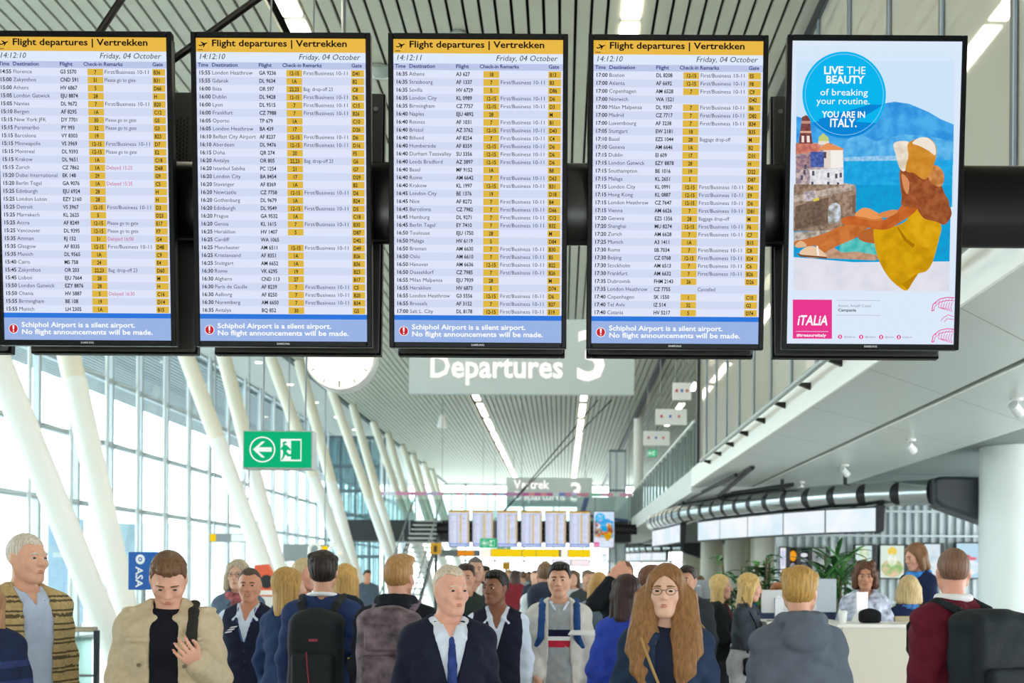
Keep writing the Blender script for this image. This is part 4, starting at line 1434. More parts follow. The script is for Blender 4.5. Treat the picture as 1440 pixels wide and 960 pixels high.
    # --- a garment for the upper body
    def top(s, name, m, t=.02, hem=.88, sleeve=1.92, neck='crew', vz=1.2, w=.05, fold=.004, loose=.01, skirt=None, hood=None, collar=None, lapel=None, bands=None, extra=None, parent=None, vox=None, neckr=.066):
        vx = vox or max(.0095, s.vox * 1.1)
        f = Field((-.46, -.55, hem - .03), (.46, .42, 1.62), vx)
        pr = [(z, a * s.B, b * (0.4 + 0.6 * s.B), c - (s.lean * max(0, (z - .95) / .5))) for z, a, b, c in TORSO[s.sex]]
        if skirt:
            top_ = [p for p in pr if p[0] >= 1.1]
            wz = top_[0]
            pr = [(hem - .06, skirt, skirt * .78, .01), ((hem + 1.1) / 2, (skirt + wz[1]) / 2 + .012, (skirt * .78 + wz[2]) / 2 + .01, .008)] + top_
        s_, T = s, dict(TORSO)
        lo = [p for p in pr]
        if not skirt and hem < .86:
            lo = [(hem - .06,) + lo[0][1:]] + lo
        f.loft(lo, t, .03)
        r = .055 + t * .8
        ln = s.lean
        f.cap((-s.sh + .02, .012 - ln * .85, 1.405), (s.sh - .02, .012 - ln * .85, 1.405), r, None, .04)
        for q in (-1, 1):
            f.cap((q * (s.sh - .06), .018 - ln * .85, 1.425), (q * .03, .02 - ln, 1.475), .04 + t * .7, .045 + t * .7, .04)
        if sleeve > 0:
            s.arm(f, t * .75, sleeve, loose, .035)
        else:
            for sh, e, w_, sd in s.joints:
                f.cap(sh + Vector((sd * .035, 0, -.0)), sh + Vector((sd * .02, 0, -.11)), .045, .05, .012, 's', sq=(.55, 1.2, 1))
        if fold:
            f.disp(lambda x, y, z: fold * (np.sin(z * 31 + x * 17 + y * 9) * np.sin(x * 23 - z * 12) + .6 * np.sin(z * 60 + np.abs(x) * 40 + y * 25)))
        hx, hy, hz = s.HM.translation
        if neck != 'full':
            f.cap((0, .022 - ln, 1.40), (0, .01 - ln, 1.66), neckr, neckr + .012, .01, 's')
        if neck == 'v':
            sl = w / max(.05, 1.5 - vz)
            f.cutfn(lambda x, y, z: np.maximum(np.maximum(np.abs(x) - sl * (z - vz), y + .0 + ln), vz - z))
        if neck == 'open':
            f.cutfn(lambda x, y, z: np.maximum(np.abs(x - .0) - (w + .035 * np.clip((1.15 - z) * 2, 0, 1)), y + .02))
        f.keepfn(lambda x, y, z: hem - z)
        if collar:                                   # turned-down collar
            h = collar
            for q in (-1, 1):
                f.cap((q * .05, .06 - ln, 1.49 + h * .3), (q * .07, -.0 - ln, 1.475 + h * .2), .02, .02, .012)
                f.cap((q * .07, -.0 - ln, 1.475 + h * .2), (q * .045, -.085 - ln, 1.425), .02, .016, .012)
                f.cap((q * .045, -.085 - ln, 1.425), (q * .085, -.105 - ln, 1.39), .016, .01, .012)
            f.cap((-.05, .06 - ln, 1.49 + h * .3), (.05, .06 - ln, 1.49 + h * .3), .02, None, .012)
        if lapel:
            for q in (-1, 1):
                f.cap((q * .065, -.03 - ln, 1.47), (q * (w * .9 + .03), -.118 - ln, 1.34), .018, .022, .01, sq=(1.3, .8, 1))
                f.cap((q * (w * .9 + .03), -.118 - ln, 1.34), (q * (lapel + .012), -.135, vz if neck == 'v' else 1.15), .022, .01, .01, sq=(1.3, .8, 1))
            f.cap((-.06, .06 - ln, 1.485), (.06, .06 - ln, 1.485), .016, None, .012)
        if hood:
            for q in range(9):
                a = math.pi * (q - 4) / 4.6
                a2 = math.pi * (q - 3) / 4.6
                if q < 8:
                    pa = (.09 * math.sin(a), .045 + .07 * math.cos(a) - ln, 1.497 + .012 * math.cos(a)); pb = (.09 * math.sin(a2), .045 + .07 * math.cos(a2) - ln, 1.497 + .012 * math.cos(a2))
                    f.cap(pa, pb, .036 * hood, None, .008)
            f.ell((0, .135 - ln, 1.43), (.125, .06, .085), .012)
        if extra: extra(f)
        v, fc = f.mesh()
        fm = None
        mats = m if isinstance(m, (list, tuple)) else [m]
        if bands:
            c = v[fc].mean(1)
            fm = np.zeros(len(fc), int)
            for z0, z1, i in bands:
                fm[(c[:, 2] >= z0) & (c[:, 2] < z1)] = i
            if bands and len(bands[0]) == 4: pass
        o = s.out(name, v, fc, mats, fm, parent)
        s.last = v
        return o
    def front(s, x, z, back=False):
        v = s.last
        m = (np.abs(v[:, 0] - x) < .02) & (np.abs(v[:, 2] - z) < .02)
        if not m.any(): return -.14
        return v[m, 1].max() if back else v[m, 1].min()
    def mark(s, name, pts, m, back=False, lift=.002, parent=None, thick=.004):
        """a flat badge lying on the last garment"""
        q = 1 if back else -1
        vs_ = [(x, s.front(x, z, back) + q * (lift + thick), z) for x, z in pts]
        vs2 = [(x, y - q * (thick + .012), z) for x, y, z in vs_]
        n = len(pts)
        v = np.array(vs_ + vs2)
        v[:, 2] += s.dz; v *= s.s
        fs_ = [tuple(range(n)), tuple(range(2 * n - 1, n - 1, -1))] + [(i, i + n, (i + 1) % n + n, (i + 1) % n) for i in range(n)]
        return mesh_obj(name, [tuple(p) for p in v], fs_, m, parent or s.t)
    def tubes(s, name, lines, r, m, parent=None, n=8, head=False):
        b = MB()
        for ln in lines:
            b.tube(ln, r, n)
        v = np.array(b.v)
        if head: v = s.on_head(v)
        v[:, 2] += s.dz; v *= s.s
        return mesh_obj(name, [tuple(p) for p in v], b.f, m, parent or s.t, None, True)
    def blob(s, name, m, fn, lo, hi, vox=None, fmf=None, parent=None):
        f = Field(lo, hi, vox or max(.009, s.vox))
        fn(f)
        v, fc = f.mesh()
        fm = fmf(v[fc].mean(1)) if fmf else None
        return s.out(name, v, fc, m, fm, parent)
    def glasses(s, m):
        L = []
        for q in (-1, 1):
            L.append([(q * .032 + .0225 * math.cos(a), -.103 + .006 * abs(math.cos(a)), .001 + .016 * math.sin(a)) for a in [2 * math.pi * i / 16 for i in range(17)]])
            L.append([(q * .054, -.098, .004), (q * .072, -.06, .006), (q * .079, .01, .004)])
        L.append([(-.0095, -.104, .005), (0, -.108, .008), (.0095, -.104, .005)])
        s.tubes('glasses', L, .0016, m, head=True)
    # --- belongings that are worn or held but are things of their own
    def item(s, name, label, cat, group=None):
        t = thing(name, label, cat, s.t.location, s.t.rotation_euler.z, group)
        return t
    def backpack(s, label, col, kind='plain', zipc=None, size=1.0, zc=1.2, sides=(-1, 1), strapc=None):
        t = s.item('backpack', label, 'backpack', 'backpacks worn in the crowd')
        def add(name, m, fn, lo, hi, vox=.010, fmf=None, parent=None):
            f = Field(lo, hi, vox); fn(f); v, fc = f.mesh()
            fm = fmf(v[fc].mean(1)) if fmf else None
            v[:, 2] += s.dz
            return mesh_obj(name, v * s.s, fc, m, parent or t, fm, 'all')
        yb = s.front(0, zc, True) + .005
        w, d, h = .155 * size, .085 * size, .255 * size
        m = cloth(col, .12, .7) if kind != 'camo' else mat('#61525b', .6, noise=.85, scale=15.0, bump=.3)
        def body(f):
            f.box((0, yb + d, zc - .03), (w, d, h), .06)
            f.ell((0, yb + d * .9, zc + h - .06), (w * .8, d * .8, .07), .04)
            f.disp(lambda x, y, z: .004 * np.sin(z * 30 + x * 14) * np.sin(x * 20 + 1))
        add('pack', m, body, (-.25, yb - .05, zc - .36), (.25, yb + .3, zc + .33))
        add('front_pocket', m, lambda f: f.box((0, yb + 2 * d + .012, zc - .12), (w * .78, .035, h * .52), .03), (-.2, yb + d, zc - .34), (.2, yb + .3, zc + .12))
        if kind == 'camo':
            add('upper_pocket', m, lambda f: f.box((0, yb + 2 * d + .0, zc + .12), (w * .68, .028, h * .26), .025), (-.2, yb + d, zc - .02), (.2, yb + .3, zc + .3))
        if zipc:
            b = MB()
            b.tube([(.03, yb + 2 * d + .05, zc + .02), (-.035 + .055, yb + 2 * d + .055, zc - .1), (.0, yb + 2 * d + .052, zc - .26)], .004, 8)
            mesh_obj('zip', [tuple((p[0] * s.s, p[1] * s.s, p[2] * s.s)) for p in b.v], b.f, mat(zipc, .5), t)
            b = MB().box((.0, yb + 2 * d + .006, zc + .085), (.05, .02, .014))
            mesh_obj('badge', [tuple(c * s.s for c in p) for p in b.v], b.f, mat(zipc, .5), t)
        for q in sides:
            yf = s.front(q * .1, 1.3)
            def strap(f):
                P_ = [(q * .075, yb + .03, zc + .19), (q * .10, yb - .0, 1.45), (q * .115, .02, 1.492), (q * .12, -.06, 1.46), (q * .122, yf - .004, 1.36), (q * .128, yf + .0, 1.24), (q * .165, yf + .10, 1.15)]
                for a, b_ in zip(P_[:-1], P_[1:]):
                    f.cap(a, b_, .026, None, .01, sq=(1, .55, .8) if abs(a[2] - b_[2]) > .04 else (1, .9, .5))
            add('strap', cloth(strapc or col, .1, .75), strap, (-.25, -.3, 1.0), (.25, yb + .2, 1.58), .011)
        b = MB().tube([(-.03, yb + .05, zc + .215), (-.025, yb + .07, zc + .255), (.025, yb + .07, zc + .255), (.03, yb + .05, zc + .215)], .009, 8)
        mesh_obj('handle', [tuple((p[0] * s.s, p[1] * s.s, (p[2] + s.dz) * s.s)) for p in b.v], b.f, cloth(col), t)
        return t
    def scarf(s, m, tails=True, r=.036, name='scarf'):
        ln = s.lean
        def fn(f):
            for i in range(16):
                a, b = 2 * math.pi * i / 16, 2 * math.pi * (i + 1) / 16
                f.cap((.082 * math.sin(a), .01 - ln + .082 * math.cos(a), 1.475 - .02 * math.cos(a + math.pi) * 0 - .018 * (1 - math.cos(a)) * .8), (.082 * math.sin(b), .01 - ln + .082 * math.cos(b), 1.475 - .018 * (1 - math.cos(b)) * .8), r, None, .015)
            if tails:
                f.cap((.03, -.11 - ln, 1.42), (.045, -.155 - ln, 1.2), .035, .04, .02, sq=(1, .6, 1))
                f.cap((-.03, -.11 - ln, 1.42), (-.03, -.155 - ln, 1.26), .032, .036, .02, sq=(1, .6, 1))
            f.disp(lambda x, y, z: .004 * np.sin(np.arctan2(x, y) * 14 + z * 50))
        s.blob(name, m, fn, (-.16, -.26, 1.1), (.16, .16, 1.58))
# ------------------------------------------------------------------ hanging signs
m_sign = mat('#c3cdcd', 0.5)
m_let = emit('#fffdf6', 1.15)
m_steel = mat('#8d9496', 0.35, 0.7)
def hangers(t, xs, z0, y=0.0, r=0.012, m=None):
    for x in xs:
        MB().cyl((x, y, z0), (x, y, CEIL - t.location.z), r, n=8).build('hanger_rod', m or m_steel, t, smooth=True)
def departures(label, x0, x1, zb, zt, Y):
    t = thing('departures_sign', label, 'sign', ((x0 + x1) / 2, Y, zb), 0, 'large grey departure hall signs')
    w, h = x1 - x0, zt - zb
    MB().span((-w / 2, 0, 0), (w / 2, 0.18, h)).build('panel', m_sign, t, bevel=0.01)
    k = w / 4.86
    b = MB()
    pl = lambda x, z: (x, -0.012, z)
    write(b, 'Departures', -2.0 * k, 0.36 * k, 0.475 * k, pl, 0, True, width=2.9 * k)
    write(b, 'Vertrek', -2.0 * k, 1.02 * k, 0.475 * k, pl, 0, True, width=1.95 * k)
    write(b, '3', 1.13 * k, 0.33 * k, 1.02 * k, pl, 0, True, width=0.74 * k)
    b.build('lettering', m_let, t)
    hangers(t, (-w * .42, w * .42), h, 0.09, 0.02)
    return t
a, b_ = P(575, 553, 23.0), P(892, 556, 23.0)
departures('large grey Departures 3 sign nearest, half hidden by the flight boards', a.x, b_.x, a.z, a.z + 1.62, 23.0)
a, b_ = P(712, 712, 59.0), P(833, 712, 59.0)
departures('smaller distant grey Vertrek Departures 3 sign above the footbridge', a.x, b_.x, a.z, a.z + 1.62, 59.0)

# green exit sign
def exit_sign(label, px0, py0, px1, py1, Y, big=True, group='green exit signs'):
    a, b_ = P(px0, py1, Y), P(px1, py0, Y)
    w, h = b_.x - a.x, b_.z - a.z
    t = thing('exit_sign', label, 'sign', ((a.x + b_.x) / 2, Y, a.z), 0, group)
    d = 0.16 * w / 0.6
    MB().span((-w / 2 - .012, 0, -.012), (w / 2 + .012, d, h + .012)).build('housing', mat('#b9c0c0', 0.45), t, bevel=0.006)
    f = MB()
    G = lambda u, v, q=0.004: ((u - .5) * w, -q, (1 - v) * h)
    f.poly([G(0, 0), G(0, 1), G(1, 1), G(1, 0)], 0)
    r = 0.36 * h
    for rr, m, q in ((r, 1, .0045), (r * .9, 0, .005)):
        f.poly([(-w * .225 + rr * math.cos(i * math.pi / 18), -q, h * .5 + rr * math.sin(i * math.pi / 18)) for i in range(36)], m)
    ar = [(-.72, 0), (-.05, .62), (.2, .62), (-.28, .17), (.72, .17), (.72, -.17), (-.28, -.17), (.2, -.62), (-.05, -.62)]
    f.poly([(-w * .225 + x * r, -.0055, h * .5 + z * r) for x, z in ar][::-1], 1)
    x0, x1, z0, z1 = .545, .855, .2, .82
    def rc(u0, v0, u1, v1, m, q): f.poly([G(u0, v0, q), G(u0, v1, q), G(u1, v1, q), G(u1, v0, q)], m)
    rc(x0, z0, x1, z1, 1, .0045); rc(x0 + .155, z0 + .045, x1 - .015, z1 - .045, 0, .005)
    man = [(.575, .30), (.6, .27), (.62, .31), (.60, .35), (.64, .38), (.675, .45), (.70, .49), (.69, .53), (.65, .5), (.635, .56), (.67, .62), (.735, .63), (.735, .69), (.65, .69), (.62, .64), (.59, .74), (.565, .80), (.55, .78), (.575, .7), (.585, .58), (.575, .5), (.55, .52), (.548, .47), (.58, .39)]
    f.poly([G(u, v, .0056) for u, v in man], 0)
    f.poly([(w * (.617 - .5) + .018 * w * math.cos(i * math.pi / 8), -.0056, h * .70 + .03 * h * math.sin(i * math.pi / 8)) for i in range(16)], 0)
    f.build('face', [emit('#12b377', 1.0), emit('#f4fff8', 1.0)], t)
    return t, w, h, d
t, w, h, d = exit_sign('green exit sign with left arrow and running man hanging on two rods', 343, 607, 438, 657, 9.5)
for pa, pb in (((366, 600), (378, 0)), ((426, 600), (439, 0))):
    a, b_ = P(*pa, 9.5), P(*pb, 9.5)
    dv = (b_ - a) / (b_.z - a.z)
    lo = a + dv * (t.location.z + h + .01 - a.z); hi = a + dv * (CEIL + .02 - a.z)
    MB().cyl(lo - t.location + Vector((0, d / 2, 0)), hi - t.location + Vector((0, d / 2, 0)), 0.009, n=8).build('hanger_rod', m_steel, t, smooth=True)
for lab, q in (('small far green exit sign under the second far board', (675, 757, 699, 770, 38.0)), ('small far green exit sign just above the yellow gate sign', (699, 768, 718, 777, 45.0)), ('tiny green exit sign on the upper floor behind the railing', (911, 632, 924, 642, 39.0))):
    t, w, h, d = exit_sign(lab, *q)
    for sx in (-.35, .35):
        MB().cyl((sx * w, d / 2, h), (sx * w, d / 2, (CEIL if q[4] != 45.0 else 3.05) - t.location.z), 0.01, n=6).build('hanger_rod', m_steel, t)

# clock
c = P(477.5, 498.6, 12.0)
t = thing('hall_clock', 'round white glowing clock hanging below the second flight board', 'clock', c)
R_ = 50.4 * 12 / FPX
MB().cyl((0, 0.0, 0), (0, 0.22, 0), R_, n=64).build('case', mat('#c9cbc8', 0.35, 0.3), t, smooth=True, bevel=0.01)
MB().cyl((0, -.004, 0), (0, -.001, 0), R_ * .96, n=64).build('dial', emit('#fffcee', 1.25), t)
b = MB()
for k in range(12):
    a = k * math.pi / 6
    L = .16 if k % 3 == 0 else .1
    u, n_ = Vector((math.sin(a), 0, math.cos(a))), Vector((math.cos(a), 0, -math.sin(a)))
    p0, p1 = u * R_ * .9, u * R_ * (.9 - L)
    wd = .006 if k % 3 else .009
    b.add([p0 - n_ * wd + Vector((0, -.006, 0)), p1 - n_ * wd + Vector((0, -.006, 0)), p1 + n_ * wd + Vector((0, -.006, 0)), p0 + n_ * wd + Vector((0, -.006, 0))], [(0, 1, 2, 3)])
b.build('hour_marks', mat('#b9b3a2', 0.6), t)
for nm, ang, L in (('hour_hand', (14 + 12 / 60) / 12 * 2 * math.pi, .52), ('minute_hand', 12 / 60 * 2 * math.pi, .8)):
    u = Vector((math.sin(ang), 0, math.cos(ang)))
    MB().cyl(Vector((0, -.012, 0)) - u * .05, Vector((0, -.012, 0)) + u * R_ * L, .012, .008, 6).build(nm, mat('#25282a', 0.5), t)
MB().cyl((0, .11, R_ * .98), (0, .11, CEIL - c.z), .025, n=12).build('hanger_rod', m_steel, t, smooth=True)

# yellow gate sign and its neighbours under the footbridge
def strip_sign(name, label, x0, y0, x1, y1, Y, parts, top, hx=(.1, .9), group=None):
    a, b_ = P(x0, y1, Y), P(x1, y0, Y)
    w, h = b_.x - a.x, b_.z - a.z
    t = thing(name, label, 'sign', (a.x, Y, a.z), 0, group)
    MB().span((0, 0, 0), (w, .15, h)).build('housing', mat('#8b9194', 0.5), t, bevel=.005)
    for nm, u0, v0, u1, v1, m in parts:
        MB().span((u0 * w, -.006, (1 - v1) * h), (u1 * w, -.001, (1 - v0) * h)).build(nm, m, t)
    for u in hx:
        MB().cyl((u * w, .07, h), (u * w, .07, top - a.z), .018, n=8).build('hanger_rod', m_steel, t)
    return t
ye, wh_ = emit('#f6d01c', 1.0), emit('#fff8e6', 1.05)
strip_sign('gate_sign', 'long yellow gate sign hanging under the distant flight boards', 676, 772, 831, 783, 43.6,
           [('pale_panel', .0, .05, .09, .95, wh_), ('yellow_panel', .095, .05, .37, .95, ye), ('yellow_panel', .375, .05, .50, .95, ye), ('yellow_panel', .505, .05, .71, .95, ye), ('pale_panel', .73, .05, .79, .95, wh_), ('yellow_panel', .795, .05, 1, .95, ye)], 3.05)
strip_sign('direction_sign', 'grey direction sign with orange panel under the footbridge', 618, 773, 675, 782, 43.6, [('orange_panel', .45, .1, .85, .9, emit('#e9952c', .9)), ('grey_panel', .02, .1, .42, .9, mat('#7d868a', .5))], 3.05)
t = strip_sign('direction_sign', 'grey overhead sign with small yellow square near the glass facade', 294, 750, 354, 762, 24.0, [('yellow_square', .02, .08, .16, .92, ye), ('white_panel', .52, .1, .98, .9, mat('#eceeec', .5))], CEIL)
strip_sign('direction_sign', 'long grey sign with yellow square beyond the white slanted columns', 398, 765, 462, 789, 30.0, [('yellow_square', .85, .1, .98, .9, ye)], CEIL)
strip_sign('counter_sign', 'wide white lit sign under the footbridge beside the far boards', 776, 786, 830, 796, 46.3, [('white_panel', .02, .1, .49, .9, emit('#f3f0ff', 1.0)), ('white_panel', .51, .1, .98, .9, emit('#ffeef0', 1.0))], 3.05)
a = P(613, 778, 40.0)
t = thing('gate_post_sign', 'square yellow sign on a dark post left of the distant boards', 'sign', (a.x, 40.0, 0))
MB().cyl((0, 0, 0), (0, 0, P(613, 764, 40).z), .06, n=12).build('post', mat('#3a3c3d', .5), t, smooth=True)
MB().span((-.2, -.16, P(613, 779, 40).z), (.2, .1, P(613, 764, 40).z + .02)).build('sign_box', mat('#e8a92a', .5), t, bevel=.01)
MB().span((-.06, -.17, P(613, 776, 40).z), (.06, -.161, P(613, 767, 40).z)).build('pictogram', mat('#4a3a18', .5), t)
a = P(717, 800, 46.0)
t = thing('gate_post_sign', 'tiny yellow sign on a thin dark post in the far crowd', 'sign', (a.x, 43.0, 0))
MB().cyl((0, 0, 0), (0, 0, 2.1), .05, n=10).build('post', mat('#3a3c3d', .5), t)
MB().span((-.15, -.1, 1.85), (.15, .05, 2.15)).build('sign_box', mat('#e0a52c', .5), t)

# blue sign with upright lettering behind the man in the trench coat
a, b_ = P(180, 829, 9.0), P(216, 776, 9.0)
t = thing('blue_sign', 'blue upright sign with white circle and letters behind the trench coat', 'sign', (a.x, 9.0, 0), math.radians(-8))
w, h = .26, b_.z - a.z
MB().span((0, 0, a.z), (w, .03, b_.z)).build('panel', mat('#1f63b5', .4), t, bevel=.004)
b = MB()
cx, cz = w * .42, b_.z - .062
for rr, m, q in ((.042, 0, .001), (.018, 1, .002), (.009, 0, .003)):
    b.poly([(cx + rr * math.cos(i * math.pi / 12), -q, cz + rr * math.sin(i * math.pi / 12)) for i in range(24)], m)
write(b, 'ASA', w * .27, b_.z - .125, .062, lambda x, z: (x, -.0015, z), 0, True, rot=-math.pi / 2, sx=1.05)
b.build('lettering', [mat('#f4f7fa', .5), mat('#1f63b5', .4)], t)
MB().cyl((w / 2, .015, 0), (w / 2, .015, a.z), .02, n=10).build('post', m_steel, t, smooth=True)
MB().cyl((w / 2, .015, 0), (w / 2, .015, .02), .16, n=24).build('foot_plate', m_steel, t, smooth=True)

# hanging signs of the upper floor
for k, (q, Y, lab) in enumerate((((946, 538, 972, 562), 30, 'white hanging sign on the upper floor, the highest one'), ((922, 575, 966, 597), 32, 'long white hanging sign on the upper floor with a grey plate'), ((905, 606, 942, 626), 36, 'white hanging sign on the upper floor, the lowest one'))):
    a, b_ = P(q[0], q[3], Y), P(q[2], q[1], Y)
    w, h = b_.x - a.x, b_.z - a.z
    t = thing('hanging_sign', lab, 'sign', (a.x, Y, a.z), 0, 'white signs hanging over the upper floor')
    MB().span((0, 0, 0), (w, .12, h)).build('panel', mat('#e9ebe8', .5), t, bevel=.004)
    for i in range(3):
        MB().span((w * (.15 + .28 * i), -.004, h * .45), (w * (.15 + .28 * i) + .07, -.001, h * .62)).build('pictogram', mat(['#c8404a', '#3f6fc0', '#d06a5a'][i], .5), t)
    hangers(t, (w * .15, w * .85), h, .06)

# post and glass lift on the far side of the gallery
MBp = MB().cyl((0, 0, 0), (0, 0, CEIL - 4.03 + .02), .21, n=24)
o = tag(MBp.build('gallery_post', mat('#e3e5e0', .4), None, smooth=True), 'white round post rising from the gallery end of the footbridge', 'post')
o.location = (3.25, 45.6, 4.03)
a, b_ = P(857, 732, 48.5), P(885, 634, 48.5)
t = thing('glass_lift', 'pale blue glass lift shaft beside the white gallery post', 'lift', (a.x, 48.5, 0))
w = 2.86 - a.x
MB().span((0, 0, 0), (w, 2.0, b_.z)).build('cabin', glass('#eaf5f8', .05, 0.0, '#f4fafc', .8), t)  # daylight through the shaft put into its pale colour
for x in (0, w * .42, w):
    MB().span((x - .04, -.03, 0), (x + .04, .02, b_.z + .05)).build('frame_post', mat('#9fb2bd', .4), t)
for z in (5.5, b_.z):
    MB().span((-.04, -.035, z - .05), (w + .04, .015, z + .05)).build('frame_rail', mat('#6f8088', .4), t)

a, b_ = P(811, 722, 46.2), P(892, 699, 46.2)
t = thing('bridge_graphic', 'pale board with slanted blue bars on the footbridge above the far boards', 'sign', (a.x, 46.2, 3.9))
w, h = b_.x - a.x, b_.z - 3.9
MB().span((0, 0, 0), (w, .05, h)).build('board', mat('#e6f0f3', .5), t)
MB().prism([(.1, -.012, h * .25), (.32, -.012, h * .25), (.55, -.012, h * .98), (.33, -.012, h * .98)], (0, .011, 0)).build('blue_bar', mat('#5468a8', .5), t)
MB().prism([(.3, -.012, h * .25), (w - .1, -.012, h * .02), (w - .1, -.012, h * .12), (.3, -.012, h * .36)], (0, .011, 0)).build('blue_bar', mat('#5468a8', .5), t)
# fittings in the slatted ceiling
for lab, px, py, Y, r in (('round glass ceiling dome between the second and third boards', 534, 103, 14.5, .2), ('small round ceiling dome above the third board', 645, 46, 13.5, .1)):
    a = P(px, py, Y)
    t = thing('ceiling_dome', lab, 'ceiling fitting', (a.x, Y, CEIL - .01), 0, 'domes in the slatted ceiling')
    MB().cyl((0, 0, -.03), (0, 0, .0), r, n=32).build('ring', mat('#b9bdb8', .3, .8), t, smooth=True)
    MB().lathe([(r * .85, -.03), (r * .7, -.07), (r * .35, -.095), (0, -.1)], n=28).build('dome', mat('#aab3ae', .12, .3), t, smooth=True)
a = P(622, 580, 43.0)
t = thing('ceiling_camera', 'small white pendant fitting under slatted ceiling near the clock', 'ceiling fitting', (a.x, 43.0, CEIL))
MB().cyl((0, 0, -.5), (0, 0, 0), .03, n=8).build('rod', m_steel, t)
MB().lathe([(0, -.4), (.1, -.45), (.22, -.9), (.2, -.95), (0, -.95)], n=18).build('shade', mat('#e6e8e6', .4), t, smooth=True)

